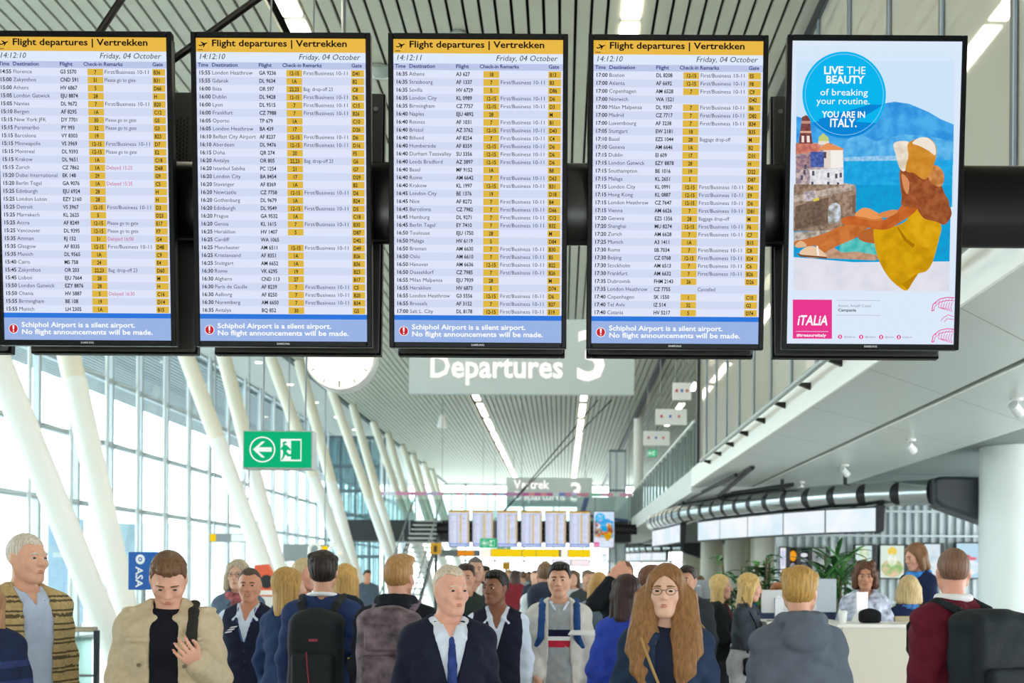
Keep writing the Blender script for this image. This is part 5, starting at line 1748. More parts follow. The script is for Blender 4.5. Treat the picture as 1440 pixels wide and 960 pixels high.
# ------------------------------------------------------------------ ventilation duct with lit screens over the counters
def duct(dy, words):
    pts = [(1312, 688.5, 19.42), (1305, 689, 19.5), (1250, 691.5, 19.95), (1200, 694, 20.4), (1132, 699.5, 21.4), (1069, 706, 22.8), (1005, 715, 25.0), (956, 722.5, 27.2), (919, 733.5, 31.2)]
    W = [Vector(((px - PPX) * Y / FPX, Y + dy, 3.2)) for px, py, Y in pts]
    # resample into a smooth path
    path = []
    for i in range(len(W) - 1):
        p0, p1, p2, p3 = W[max(i - 1, 0)], W[i], W[i + 1], W[min(i + 2, len(W) - 1)]
        for q in range(8):
            u = q / 8
            path.append(0.5 * (2 * p1 + (p2 - p0) * u + (2 * p0 - 5 * p1 + 4 * p2 - p3) * u * u + (3 * p1 - p0 - 3 * p2 + p3) * u ** 3))
    path.append(W[-1])
    L = [0]
    for a, b_ in zip(path[:-1], path[1:]): L.append(L[-1] + (b_ - a).length)
    def at(s):
        for i in range(len(L) - 1):
            if L[i + 1] >= s:
                u = (s - L[i]) / max(1e-6, L[i + 1] - L[i])
                return path[i].lerp(path[i + 1], u), (path[i + 1] - path[i]).normalized()
        return path[-1], (path[-1] - path[-2]).normalized()
    o0 = Vector((W[0].x, W[0].y, 0))
    t = thing('ventilation_duct', f'{words} curved shiny steel air duct with a row of dark slots', 'air duct', o0, 0, 'steel ducts over the counters')
    r = .235
    MB().tube([p - o0 for p in path], r, 28).build('duct', mat('#aeb4b6', .22, .95), t, smooth=True)
    m_dk = mat('#14181b', .5)
    n = 19
    for k in range(n):
        s0 = .62 + k * (L[-1] - .9) / n
        c0, d0 = at(s0)
        side = Vector((d0.y, -d0.x, 0)).normalized()
        if side.y > 0: side = -side
        vs_, fs_ = [], []
        m = 12
        for i in range(m + 1):
            a = -1.15 + 2.1 * i / m
            hw = .14 * math.sqrt(max(.02, 1 - ((i - m / 2) / (m / 2 + .3)) ** 2))
            for sg in (-1, 1):
                off = side * ((r + .004) * math.cos(a)) + Vector((0, 0, (r + .004) * math.sin(a)))
                vs_.append(c0 - o0 + d0 * (hw * (1.0 if sg > 0 else .25) * sg) + off)
        for i in range(m): fs_.append((2 * i, 2 * i + 1, 2 * i + 3, 2 * i + 2))
        MB().add(vs_, fs_).build('slot', m_dk, t)
    # dark end hood
    h = MB()
    prof = [(.32, .20), (.45, .26), (1.95, .26), (1.95, -.60), (1.35, -.60), (.5, -.30), (.34, -.18)]
    h.prism([(x - .42, -.3, z + 3.2) for x, z in prof], (0, .6, 0))
    h.build('end_hood', mat('#2b3237', .45), t, bevel=.06)
    for s_ in (1.75, 3.5, 6.0, 8.6):
        c0, _ = at(s_)
        MB().span((c0.x - o0.x - .03, c0.y - o0.y - .03, 3.2 + r * .95), (c0.x - o0.x + .03, c0.y - o0.y + .03, SO if c0.y < 24 else 3.52)).build('hanger_post', m_dk, t)
    a, b_ = at(3.4)[0], at(9.0)[0]
    MB().cyl(a - o0 + Vector((0, .1, r + .03)), b_ - o0 + Vector((0, .1, r + .03)), .03, n=8).build('support_beam', m_dk, t)
    for q0, q1 in (((1035, 668, 20.5), (968, 702, 25.9)), ((1058, 657, 19.4), (1011, 697, 24.6)), ((1012, 696, 24.6), (1115, 681, 21.5))):
        a, b_ = P(*q0), P(*q1)
        d_ = Vector((0, dy, 0)) - o0
        MB().cyl(a + d_, b_ + d_, .045, n=8).build('brace', m_dk, t)
    # screens slung beneath
    lc = ['#dff2fa', '#e4f3fa', '#d8eefa', '#e6f5fb', '#dcf1fa']
    for gi, bounds in enumerate(((1232, 1160, 1101, 1051, 1012, 981), (956, 936, 917))):
        def yy(px): return float(np.interp(px, [q[0] for q in pts][::-1], [q[2] for q in pts][::-1])) - .3
        C0 = Vector(((bounds[0] - PPX) * yy(bounds[0]) / FPX, yy(bounds[0]) + dy, 0))
        st = thing('screen_strip', f'{words} row of {"five" if gi == 0 else "two"} pale lit screens slung under the steel duct', 'information screen', C0, 0, 'lit screen rows under the ducts')
        for i, (p0, p1) in enumerate(zip(bounds[:-1], bounds[1:])):
            A_ = Vector(((p0 - PPX) * yy(p0) / FPX, yy(p0) + dy, 0)) - C0; B_ = Vector(((p1 - PPX) * yy(p1) / FPX, yy(p1) + dy, 0)) - C0
            dv = (A_ - B_).normalized(); nn = Vector((dv.y, -dv.x, 0))
            if nn.y > 0: nn = -nn
            z0, z1 = 2.5, 2.93
            case = MB().prism([B_ + Vector((0, 0, z0 - .03)), A_ + Vector((0, 0, z0 - .03)), A_ + Vector((0, 0, z1 + .03)), B_ + Vector((0, 0, z1 + .03))], -nn * .12).build('case', m_dk, st)
            MB().prism([B_ + dv * .02 + Vector((0, 0, z0)), A_ - dv * .02 + Vector((0, 0, z0)), A_ - dv * .02 + Vector((0, 0, z1)), B_ + dv * .02 + Vector((0, 0, z1))], nn * .006).build('screen', emit(lc[i % 5], 1.0, '#f6fbff', 1.5), st)
            mid = (A_ + B_) / 2 - nn * .06
            MB().cyl(mid + Vector((0, 0, z1 + .03)), mid - nn * .2 + Vector((0, 0, 3.0)), .03, n=8).build('hanger_post', m_dk, st)
        MB().prism([(0.0, -.03, 2.44), (.14, -.03, 2.5), (.16, -.03, 2.98), (0, -.03, 2.99)], (0, .2, 0)).build('end_bracket', m_dk, st, bevel=.02)
duct(0.0, 'near')
duct(40.0, 'distant')

# spot lamps in the soffit
for k, Y in enumerate((8.3, 11.9, 15.5, 19.1, 22.6)):
    t = thing('spot_lamp', f'small adjustable spot lamp under the white soffit, {ords[k]} from the near end', 'ceiling light', (5.06, Y, SO), 0, 'spot lamps in the soffit')
    MB().cyl((0, 0, -.03), (0, 0, 0), .07, n=18).build('base', m_white, t, smooth=True)
    MB().cyl((0, 0, -.1), (0, 0, -.03), .015, n=8).build('stem', m_steel, t)
    MB().cyl((-.06, -.05, -.08), (.06, .05, -.17), .055, .06, 18).build('lamp_head', mat('#d7dad8', .4), t, smooth=True)
    MB().cyl((.061, .051, -.171), (.066, .055, -.175), .05, n=18).build('lens', mat('#2b2f31', .2), t)
# ------------------------------------------------------------------ counters, monitors, plants and the rest on the floor
cream, white_l = mat('#dbd6c8', .45), mat('#eef0ee', .4)
a = P(1176, 877, 8.5)
CT = a.z
t = thing('counter', 'high cream fronted service counter below the curly haired woman', 'counter', (2.19, 8.5, 0))
MB().span((0.03, .02, 0.08), (1.42, .5, CT - .03)).build('body', white_l, t)
MB().span((0.05, 0.0, .1), (1.42, .019, CT - .03)).build('front_panel', cream, t)
MB().span((0, -.02, CT - .03), (1.45, .52, CT)).build('worktop', mat('#f1efe8', .35), t, bevel=.006)
MB().span((.06, .05, 0), (1.4, .46, .08)).build('plinth', mat('#5b5f60', .5), t)
t = thing('counter', 'white service counter the woman in the denim jacket leans on', 'counter', (1.74, 9.06, 0))
MB().span((0.02, .02, .08), (.68, .6, 1.23)).build('body', white_l, t)
MB().span((0, -.02, 1.23), (.7, .62, 1.262)).build('worktop', mat('#f4f4f0', .35), t, bevel=.006)
MB().span((.06, .05, 0), (.64, .56, .08)).build('plinth', mat('#5b5f60', .5), t)
t = thing('counter', 'grey white service counter further back behind the glasses woman', 'counter', (0.9, 11.2, 0))
MB().span((0.02, .02, .08), (.86, .6, 1.3)).build('body', mat('#d5dadb', .4), t)
MB().span((0, -.02, 1.3), (.88, .62, 1.335)).build('worktop', white_l, t, bevel=.006)
MB().span((.06, .05, 0), (.82, .56, .08)).build('plinth', mat('#5b5f60', .5), t)
# floor of the staff side, a step up
t = thing('staff_platform', 'low grey raised floor behind the service counters', 'platform', (2.42, 10.1, 0))
MB().span((0, 0, 0), (1.78, 1.9, .16)).build('deck', mat('#a9adab', .6), t, bevel=.005)
MB().span((-.01, -.01, .1), (1.79, .0, .155)).build('edge_strip', m_steel, t)

def monitor(label, x, y, z, w, h, rz, col='#c9ced0'):
    t = thing('monitor', label, 'monitor', (x, y, z), rz, 'computer monitors on the counters')
    MB().span((-w / 2, -.02, .07), (w / 2, .02, .07 + h)).build('casing', mat(col, .4, .2), t, bevel=.006)
    MB().span((-w / 2 + .015, .0201, .085), (w / 2 - .015, .023, .055 + h)).build('screen', emit('#dfe9f2', .8), t)
    MB().span((-.035, -.045, .0), (.035, -.02, .2)).build('stand', mat(col, .35, .4), t, bevel=.004)
    MB().cyl((0, -.02, 0), (0, -.02, .012), .1, n=24).build('foot', mat(col, .35, .4), t, smooth=True)
    MB().cyl((0, -.0225, .08 + h * .55), (0, -.0205, .08 + h * .55), .028, n=20).build('round_badge', mat('#f0f2f3', .3), t)
monitor('grey monitor seen from behind beside the blond head', 2.2, 9.44, 1.262, .5, .3, math.radians(16), '#8f989e')
monitor('small pale monitor seen from behind left of the grey coat', 1.87, 9.2, 1.262, .3, .2, math.radians(-6))
monitor('pale monitor with round badge on the counter further back', 1.46, 11.4, 1.335, .36, .2, 0, '#9aa3a8')
t = thing('tablet_stand', 'white upright tablet next to the curly haired woman', 'tablet', (2.46, 8.85, CT), math.radians(25))
MB().span((-.02, -.006, .02), (.10, .006, .25)).build('tablet', mat('#f0f3f5', .3), t, bevel=.003)
MB().prism([(.01, 0.006, 0), (.01, .1, 0), (.01, .01, .12)], (.05, 0, 0)).build('stand', white_l, t)
t = thing('paper_cup', 'small white cup with lid at left end of the cream counter', 'cup', (2.30, 8.72, CT))
MB().lathe([(0, 0), (.026, 0), (.036, .085), (0, .085)], n=20).build('cup', mat('#f3f4f2', .5), t, smooth=True)
MB().lathe([(.038, .08), (.038, .09), (.03, .1), (0, .1)], n=20).build('lid', mat('#e6e8e8', .4), t, smooth=True)
t = thing('handbag', 'black soft bag lying on the cream counter', 'bag', (2.42, 8.72, CT))
fb = Field((-.02, -.1, 0), (.24, .12, .16), .008); fb.box((.1, 0, .05), (.085, .06, .05), .03).ell((.1, 0, .08), (.06, .04, .04), .03); fb.keepfn(lambda x, y, z: .002 - z)
v, fc = fb.mesh(); mesh_obj('bag', v, fc, cloth('#16181b'), t, None, 'all')
MB().tube([(.05, -.03, .1), (.055, -.06, .04), (.1, -.075, .02), (.15, -.06, .05), (.155, -.03, .1)], .006, 8).build('strap', cloth('#16181b'), t, smooth=True)
# chair and stool behind the counter
t = thing('office_stool', 'tan backed high stool under the blonde staff member', 'chair', (3.172, 9.75, 0))
MB().cyl((0, 0, .02), (0, 0, .7), .03, n=12).build('column', m_steel, t, smooth=True)
MB().cyl((0, 0, 0), (0, 0, .03), .24, n=28).build('base', m_steel, t, smooth=True)
MB().cyl((0, 0, .7), (0, 0, .762), .2, n=28).build('seat', mat('#b8a98a', .6), t, smooth=True, bevel=.01)
MB().span((-.2, -.235, 1.06), (.2, -.205, 1.30)).build('backrest', mat('#b8a98a', .6), t, bevel=.012)
MB().tube([(0, -.1, .72), (0, -.23, .8), (0, -.235, 1.1)], .015, 8).build('back_post', m_steel, t, smooth=True)

# plants
def leaf(mb, base, az, L, w, rise, droop, m=0, n=6):
    vs_, fs_ = [], []
    d = Vector((math.cos(az), math.sin(az), 0)); sd = Vector((-math.sin(az), math.cos(az), 0))
    for i in range(n + 1):
        u = i / n
        p = Vector(base) + d * (L * u) + Vector((0, 0, L * (rise * u - droop * u * u)))
        ww = w * math.sin(math.pi * min(1, (u * .92 + .08))) ** .8
        up = Vector((0, 0, .25 * ww))
        vs_ += [p - sd * ww + up, p, p + sd * ww + up]
    for i in range(n):
        fs_ += [(3 * i, 3 * i + 1, 3 * i + 4, 3 * i + 3), (3 * i + 1, 3 * i + 2, 3 * i + 5, 3 * i + 4)]
    mb.add(vs_, fs_, m)
def plant(label, x, y, h, seed, kind, zb=0.0):
    r = random.Random(seed)
    t = thing('potted_plant', label, 'plant', (x, y, zb), 0, 'green plants behind the counters')
    MB().lathe([(0, 0), (.2, 0), (.25, .5), (.23, .52), (.2, .48), (0, .46)], n=28).build('pot', mat('#c9ccc9', .4), t, smooth=True)
    st, fo = MB(), MB()
    gm = [mat('#2f6b35', .4), mat('#1d4f2b', .4), mat('#4e8f45', .4)]
    for k in range(9 if kind == 'bush' else 5):
        a = r.uniform(0, 6.28); q = r.uniform(.05, .22)
        top = (q * math.cos(a), q * math.sin(a), h * r.uniform(.72, .95))
        st.tube([(.03 * math.cos(a), .03 * math.sin(a), .46), (top[0] * .6, top[1] * .6, h * .55), top], .012, 7)
        if kind == 'bush':
            for j in range(16):
                u = .35 + .65 * j / 15
                b0 = (top[0] * u, top[1] * u, .46 + (top[2] - .46) * u)
                leaf(fo, b0, r.uniform(0, 6.28), r.uniform(.14, .24), r.uniform(.035, .06), r.uniform(.1, .7), r.uniform(.3, .7), r.choice((0, 0, 1, 2)))
        else:
            for j in range(11):
                leaf(fo, (top[0], top[1], top[2] * r.uniform(.8, .98)), r.uniform(0, 6.28), r.uniform(.3, .5), r.uniform(.022, .035), r.uniform(.5, 1.3), r.uniform(.4, 1.1), r.choice((0, 1, 2)), 8)
    st.build('stem', mat('#5a5338', .7), t, smooth=True)
    fo.build('foliage', gm, t)
plant('bushy green plant left of the grey coat by the cream columns', 2.10, 10.9, 1.95, 5, 'bush')
plant('second bushy green plant close behind the monitor', 1.98, 12.4, 1.98, 8, 'bush')
plant('tall green palm with long blades left of the curly haired woman', 2.90, 11.2, 1.95, 3, 'palm', .16)
plant('leafy dark green plant under the palm blades', 3.22, 12.35, 1.85, 11, 'bush')

# lit poster screens on the grille wall
def poster(label, x0, y0, x1, y1, Y, base, blobs, dark=.02):
    a, b_ = P(x0, y1, Y), P(x1, y0, Y)
    w, h = b_.x - a.x, b_.z - a.z
    t = thing('poster_screen', label, 'poster screen', (a.x, Y, a.z), 0, 'poster screens on the grille wall')
    MB().span((-dark, 0, -.03), (w + .1, .12, h + .03)).build('casing', mat('#14181a', .4), t, bevel=.006)
    MB().span((0, -.006, 0), (w, -.001, h)).build('screen', emit(base, 1.0), t)
    b = MB()
    ms = []
    for i, (u, v, ru, rv, c, n) in enumerate(blobs):
        ms.append(emit(c, 1.0, n, 6.0) if n else emit(c, 1.0))
        b.poly([(w * (u + ru * math.cos(q * math.pi / 10)), -.008 - .001 * i, h * (v + rv * math.sin(q * math.pi / 10))) for q in range(20)], i)
    if ms: b.build('picture', ms, t)
    return t
Yp = 23.9
poster('poster screen with green leaves and white flower, partly behind the plant', 1203, 767, 1226, 812, Yp, '#cfe6e4', [(.5, .3, .48, .28, '#7fb56a', '#c8dfae'), (.5, .75, .3, .2, '#b7d8a0', '#e9f3e0')])
poster('poster screen with green and white picture right of curly haired woman', 1238, 767, 1271, 812, Yp, '#dcebdf', [(.5, .3, .48, .28, '#8fbf78', '#e5c9a8'), (.5, .82, .2, .14, '#f0d060', None), (.5, .55, .2, .2, '#cfe3b8', '#f4f8ec')])
poster('pale poster screen right behind the standing woman with blue scarf', 1300, 765, 1322, 811, Yp, '#dbe9f0', [(.5, .5, .4, .3, '#e9f2f4', '#c3dbe6')])
poster('light blue poster screen with red marks left of the thick column', 1345, 764, 1379, 812, Yp, '#bfe0f4', [(.5, .3, .48, .22, '#d8eefa', '#f3f9ff'), (.35, .62, .22, .06, '#e0546a', None), (.6, .56, .25, .05, '#e6788a', None)])
poster('narrow black framed screen with white picture, leftmost on the grille wall', 1097, 770, 1105, 808, 23.7, '#e8e9f4', [(.5, .6, .4, .3, '#cfd0ea', None)])
poster('narrow black framed screen with an orange picture', 1110, 771, 1120, 808, 23.8, '#23201c', [(.5, .72, .5, .2, '#f0a024', None), (.5, .25, .45, .2, '#c8cbd0', '#4a4c52')])
poster('narrow black framed screen with dark text picture', 1124, 771, 1137, 808, Yp, '#20262a', [(.5, .75, .4, .08, '#dfe3e6', None), (.5, .55, .4, .06, '#9aa4aa', None), (.5, .3, .42, .15, '#3d4a50', '#6d7a80')])
poster('grey black framed screen left of the palm blades', 1142, 771, 1161, 808, Yp, '#8f9796', [(.5, .5, .45, .35, '#a9b0ae', '#737c7c')])

# balustrade with glass at lower left
a, b_ = P(20, 884, 11.0), P(136, 884, 11.0)
t = thing('glass_balustrade', 'glass balustrade with steel handrail at the foot of the nearest slanted column', 'balustrade', (b_.x, 11.0, 0))
L = b_.x + 8.2
RZ = a.z
MB().cyl((-L, 0, RZ), (0, 0, RZ), .028, n=14).build('handrail', mat('#b8ac98', .3, .6), t, smooth=True)
for k in range(4):
    MB().span((-k * L / 3 - .02, -.03, 0), (-k * L / 3 + .02, .03, RZ - .01)).build('post', mat('#1f2a35', .4, .3), t)
for k in range(3):
    MB().span((-(k + 1) * L / 3 + .05, -.006, .1), (-k * L / 3 - .05, .006, RZ - .08)).build('glass_panel', glass('#d5e8e4', .07), t)
MB().cyl((-L, 0, RZ * .55), (0, 0, RZ * .55), .014, n=10).build('middle_rail', m_steel, t, smooth=True)

# orange kiosk, hooked lamps, stairs, glazed lobby
a, b_ = P(357, 838, 16.0), P(386, 793, 16.0)
t = thing('kiosk', 'orange red kiosk panel behind the smiling man in the vest', 'kiosk', (a.x, 16.0, 0))
w = b_.x - a.x
MB().span((0, 0, .0), (w, .3, a.z)).build('stand', mat('#dfe1df', .5), t, bevel=.02)
MB().prism([(0, 0, a.z), (w, 0, a.z), (w, 0, b_.z - .2), (w * .66, 0, b_.z), (0, 0, b_.z - .02)], (0, .12, 0)).build('head_panel', mat('#e8623f', .45), t, bevel=.01)
MB().cyl((w * .62, -.012, a.z + .22), (w * .62, -.001, a.z + .22), .1, n=24).build('dark_disc', mat('#17191c', .4), t)
MB().span((.05, -.014, a.z + .02), (w - .03, -.001, a.z + .09)).build('white_band', mat('#f2efe9', .5), t)
for k, (px, py) in enumerate(((435, 764), (463, 766))):
    a = P(px, py, 18.0)
    t = thing('hooked_lamp', ['white pole lamp curled over like a cane, the left one of two', 'white pole lamp curled over like a cane, the right one of two'][k], 'lamp', (a.x, 18.0, 0), 0, 'white cane shaped pole lamps')
    z = a.z
    MB().tube([(0, 0, 0), (0, 0, z - .12)] + [(.09 - .09 * math.cos(q), 0, z - .1 + .1 * math.sin(q)) for q in [math.pi * i / 8 for i in range(9)]], .028, 10).build('pole', mat('#f0f1ee', .4), t, smooth=True)
    MB().lathe([(0, 0), (.045, 0), (.05, -.06), (.03, -.07), (0, -.07)], (.18, 0, z - .1), 16).build('lamp_head', mat('#fff8e8', .4), t, smooth=True)
    MB().cyl((0, 0, 0), (0, 0, .03), .14, n=20).build('foot', m_white, t, smooth=True)
t = thing('staircase', 'dark staircase with pale treads leading up to the footbridge', 'stairs', (-6.05, 35.6, 0))
n = 20
for k in range(n):
    MB().span((0, k * .42, (k + 1) * 3.86 / n - .06), (1.1, k * .42 + .44, (k + 1) * 3.86 / n)).build('tread', mat('#c3c8c6', .5), t)
for sx in (0, 1.1):
    MB().prism([(sx - .03, -.1, 0), (sx - .03, .4, 0), (sx - .03, n * .42, 3.55), (sx - .03, n * .42, 3.86), (sx - .03, n * .42 - .3, 3.86)], (.06, 0, 0)).build('stringer', mat('#22282a', .5), t)
    MB().tube([(sx, 0, 1.0), (sx, n * .42, 4.86)], .03, 8).build('handrail', m_steel, t)
    for k in range(0, n + 1, 4):
        MB().cyl((sx, min(k, n - .3) * .42, k * 3.86 / n), (sx, min(k, n - .3) * .42, k * 3.86 / n + 1.0), .02, n=8).build('baluster', m_steel, t)
# glazed cross wall beyond the columns
t = thing('window_100', None, None, (0, 52.0, 0)); tag(t, kind='structure')
f = MB()
for x in np.arange(-11.6, -8.7, .72): f.span((x, 0, 0), (x + .09, .12, CEIL - .2))
for z in (2.4, 3.2, 4.4, 5.6, 6.8, CEIL - .3): f.span((-11.6, -.02, z), (-8.9, .1, z + .16))
tag(f.build('window_frame', mat('#5f7078', .45, .3), t), kind='structure')
tag(MB().span((-11.6, .04, 0), (-8.9, .06, CEIL - .2)).build('glass_pane', glass('#c3d6da', .08), t), kind='structure')
# pale blocks of the airport outside
for k, (x, y, w, d, h, c) in enumerate(((-62, 70, 30, 16, 9, '#cfd8de'), (-80, 118, 44, 20, 13, '#d5dce0'), (-40, 128, 16, 14, 7, '#c2ccd3'))):
    t = thing('terminal_building', ['pale low terminal building seen through the glass facade', 'larger pale terminal building far outside the facade', 'small pale building at the far end outside the facade'][k], 'building', (x, y, -.12))
    MB().span((-w / 2, -d / 2, 0), (w / 2, d / 2, h)).build('wall', mat(c, .7), t)
    b = MB()
    for i in range(int(w // 3)):
        b.span((-w / 2 + .5 + 3 * i, -d / 2 - .03, h * .3), (-w / 2 + 2.6 + 3 * i, -d / 2 - .001, h * .8))
    b.build('window_band', mat('#9fb2bf', .2), t)
    MB().span((-w / 2 - .3, -d / 2 - .3, h), (w / 2 + .3, d / 2 + .3, h + .4)).build('roof', mat('#b6bec2', .7), t)
for k, (px0, px1, Y, lab) in enumerate(((100, 126, 27, 'blue banner board outside the glass behind the nearest columns'), (190, 214, 30, 'pale blue banner board outside the glass, the second one'))):
    a, b_ = P(px0, 775, Y), P(px1, 724 + 14 * k, Y)
    t = thing('banner_board', lab, 'banner', (a.x - 3, Y + 5, -.12), math.radians(50), 'blue banner boards outside')
    MB().span((0, 0, .2), (1.1, .06, 3.4)).build('panel', mat(['#c3daf2', '#cfe6f2'][k], .5), t)
    MB().span((.15, -.01, 2.2), (.95, -.001, 2.35)).build('white_line', mat('#f2f6f8', .5), t)
    for x in (.05, 1.0):
        MB().span((x, .01, 0), (x + .05, .05, .2)).build('leg', m_steel, t)
# ------------------------------------------------------------------ the crowd
CR = 'people walking in the front of the hall'
MD = 'people in the middle of the hall'
FARG = 'people far down the hall'
CTR = 'people at the service counters'
navy, black_ = cloth('#1a2136'), cloth('#14161b')
m_shirt = cloth('#d3deee', .05)
m_wht = cloth('#eceef0', .05)
m_badge = mat('#e9edf2', .5)
def flight_mark(p, x, z, s=1.0, back=False):
    for k in range(3):
        o = k * .011 * s
        p.mark('wing_mark', [(x + (-.034 + .012 * k) * s, z - .004 + o), (x + (.0 + .010 * k) * s, z + .004 + o), (x + (.002 + .012 * k) * s, z + .014 + o), (x + (-.026 + .012 * k) * s, z + .006 + o)][::(1 if back else -1)], m_badge, back)
def buttons(p, zs, x, m, r=.009):
    for z in zs:
        p.mark('button', [(x + r * math.cos(i * math.pi / 5), z + r * math.sin(i * math.pi / 5)) for i in range(10)], m)

# -- front of the hall, from the left
p = Person(-34, 795, 4.5, 40, 'person in a navy quilted jacket cut off by the left edge of the frame', 'f', '#d8a68c', ('medium', '#9a7350'), (0, 5), ('down', 'fore'), group=CR)
p.top('quilted_jacket', [cloth('#1d2744'), cloth('#2c3866')], .026, hem=.86, collar=.04, fold=.003, bands=[(.86 + .09 * k, .86 + .09 * k + .03, 1) for k in range(6)])

p = Person(36, 748, 5.5, 55, 'tall pale haired man in tan striped knit jacket over light blue shirt', 'm', '#dba98e', ('crop', '#cfc6b8'), (10, 0), ('down', 'walk'), 1.08, group=CR, pants='#1a1d2a')
p.top('shirt', cloth('#b9c7e2', .06), .012, hem=.93, neck='v', vz=1.40, w=.04, collar=.01)
st = []
for k in range(9): st += [(.86 + .07 * k, .86 + .07 * k + .012, 1), (.86 + .07 * k + .024, .86 + .07 * k + .034, 1)]
p.top('knit_jacket', [cloth('#b7a071', .15, .9, 60), cloth('#5c5138')], .03, hem=.84, neck='open', w=.075, bands=st, loose=.014, collar=.02)

p = Person(237, 767, 5.0, 12, 'man in a beige trench coat over a dark sweater looking down at his hands', 'm', '#dca78f', ('quiff', '#6f5138'), (6, 34), (((.21, -.02, 1.15), (.15, -.22, 1.24)), 'low'), 1.06, group=CR, pants='#20232b')
p.top('sweater', cloth('#10131e'), .013, neck='crew', neckr=.06, hem=.84)
m_tr = cloth('#bfb094', .08, .85, 40)
def flaps(f):
    for q in (-1, 1):
        f.box((q * .115, -.125, 1.335), (.055, .022, .012), .01, .006)
        f.cap((q * .16, -.03, 1.468), (q * .19, .05, 1.462), .02, .02, .008, sq=(1.2, 1, .7))
p.top('trench_coat', m_tr, .026, hem=.52, neck='open', w=.062, collar=.03, skirt=.205, loose=.014, fold=.006, extra=flaps)
buttons(p, (1.22, 1.08, .94), -.105, mat('#7b6f58', .4)); buttons(p, (1.22, 1.08, .94), .105, mat('#7b6f58', .4))
g = p.backpack('khaki backpack with one dark strap on the man in the trench coat', '#8f865f', 'plain', None, .9, 1.22, (1,), '#2b2a26')

p = Person(351, 797, 7.3, 0, 'smiling balding man in a navy uniform vest over a pale shirt', 'm', '#c98f72', ('thin', '#4a3a30'), (8, 2), ('down', 'down'), smile=True, group=CR, pants='#161a27')
p.top('shirt', m_shirt, .011, neck='v', vz=1.37, w=.055, collar=.012, hem=.95)
p.top('vest', navy, .021, sleeve=0, neck='v', vz=1.22, w=.08, hem=.87, fold=.003)
flight_mark(p, -.085, 1.30, 1.6)
buttons(p, (1.17, 1.10, 1.03), 0.0, mat('#0d1018', .3), .007)
p.tubes('lanyard', [[(q * .06, -.06, 1.475), (q * .055, -.115, 1.38), (q * .01, -.14, 1.24)] for q in (-1, 1)], .004, mat('#2f4f8f', .5))

p = Person(336, 786, 8.8, 15, 'grey haired woman with glasses and reddish scarf behind the smiling man', 'f', '#d9ac95', ('bob', '#b3a68c'), (-15, 0), group=CR)
p.top('coat', cloth('#5f7388'), .022, hem=.7, collar=.02)
p.scarf(mat('#a45a60', .8, noise=.6, scale=14)); p.glasses(mat('#3a3330', .3))

p = Person(404, 797, 6.8, 150, 'woman with long blonde hair in a navy uniform turned away', 'f', '#dcae95', ('medium', '#b08a4c'), (-25, 0), ('down', 'down'), group=CR, pants='#1b2740')
p.top('uniform_jacket', cloth('#22375c'), .018, hem=.80, collar=.01, fold=.004)
flight_mark(p, .02, .93, 1.8, True)

p = Person(428, 785, 8.3, 70, 'pink faced fair haired man peeking out behind the navy backpack man', 'm', '#dd9c88', ('short', '#cbb489'), (0, 0), group=CR)
p.top('jacket', cloth('#4a5a78'), .02)

p = Person(455, 775, 6.4, 183, 'dark haired man in blue jacket with white collar stripe seen from behind', 'm', '#cf9c82', ('wavy', '#2c221d'), (4, -4), ('down', 'down'), 1.05, group=CR, pants='#5d6f86')
def band(f):
    pass
p.top('jacket', [cloth('#27375f'), m_wht], .027, hem=.90, fold=.005, collar=None)
p.blob('collar_stripe', m_wht, lambda f: [f.cap((.082 * math.sin(a), .015 + .078 * math.cos(a), 1.50 + .012 * math.cos(a)), (.082 * math.sin(a + .3), .015 + .078 * math.cos(a + .3), 1.50 + .012 * math.cos(a + .3)), .013, None, .006) for a in [i * .3 for i in range(21)]], (-.13, -.13, 1.42), (.13, .14, 1.53))
p.backpack('black backpack with a red zip on the dark haired man', '#22272b', 'plain', '#9a3040', 1.0, 1.17)

p = Person(487, 792, 9.0, 140, 'woman with long blonde hair and dark jacket looking away beyond the backpacks', 'f', '#dcae95', ('medium', '#c39a58'), (20, 0), group=MD)
p.top('jacket', cloth('#1d2a38'), .024, collar=.015)

p = Person(560, 781, 6.1, 178, 'fair haired man in a black hooded jacket seen from behind', 'm', '#cf9880', ('quiff', '#a67c4c'), (-14, 0), ('down', 'down'), 1.10, group=CR, pants='#1d2026')
def piping(f): pass
p.top('hooded_jacket', cloth('#15181f'), .032, hem=.86, hood=1.05, fold=.006, loose=.014)
p.tubes('sleeve_piping', [[(.17, .085, 1.19), (.235, .05, 1.185), (.285, .01, 1.17)]], .004, mat('#c9b93a', .5))
p.backpack('mottled purple grey backpack on the fair haired man', '#6a5b66', 'camo', None, 1.12, 1.19)

p = Person(631, 792, 5.0, 14, 'grey haired older man in dark navy suit with open pale shirt collar', 'm', '#e0a994', ('thin', '#cfc0ac'), (18, 2), ('down', 'walk'), 1.06, group=CR, pants='#171b2a')
p.top('shirt', m_shirt, .012, neck='v', vz=1.40, w=.045, collar=.012, hem=.95)
p.blob('tie', cloth('#2c3f7c', .3), lambda f: (f.cap((0, -.118, 1.40), (0, -.146, 1.28), .016, .024, .01, sq=(1, .5, 1)), f.cap((0, -.146, 1.28), (0, -.143, 1.05), .024, .03, .01, sq=(1, .45, 1))), (-.1, -.25, .98), (.1, -.02, 1.48))
p.top('suit_jacket', cloth('#171d30'), .027, hem=.80, neck='v', vz=1.12, w=.10, lapel=.02, fold=.004)
buttons(p, (1.08, .98), .015, mat('#b9c0c8', .3), .008)

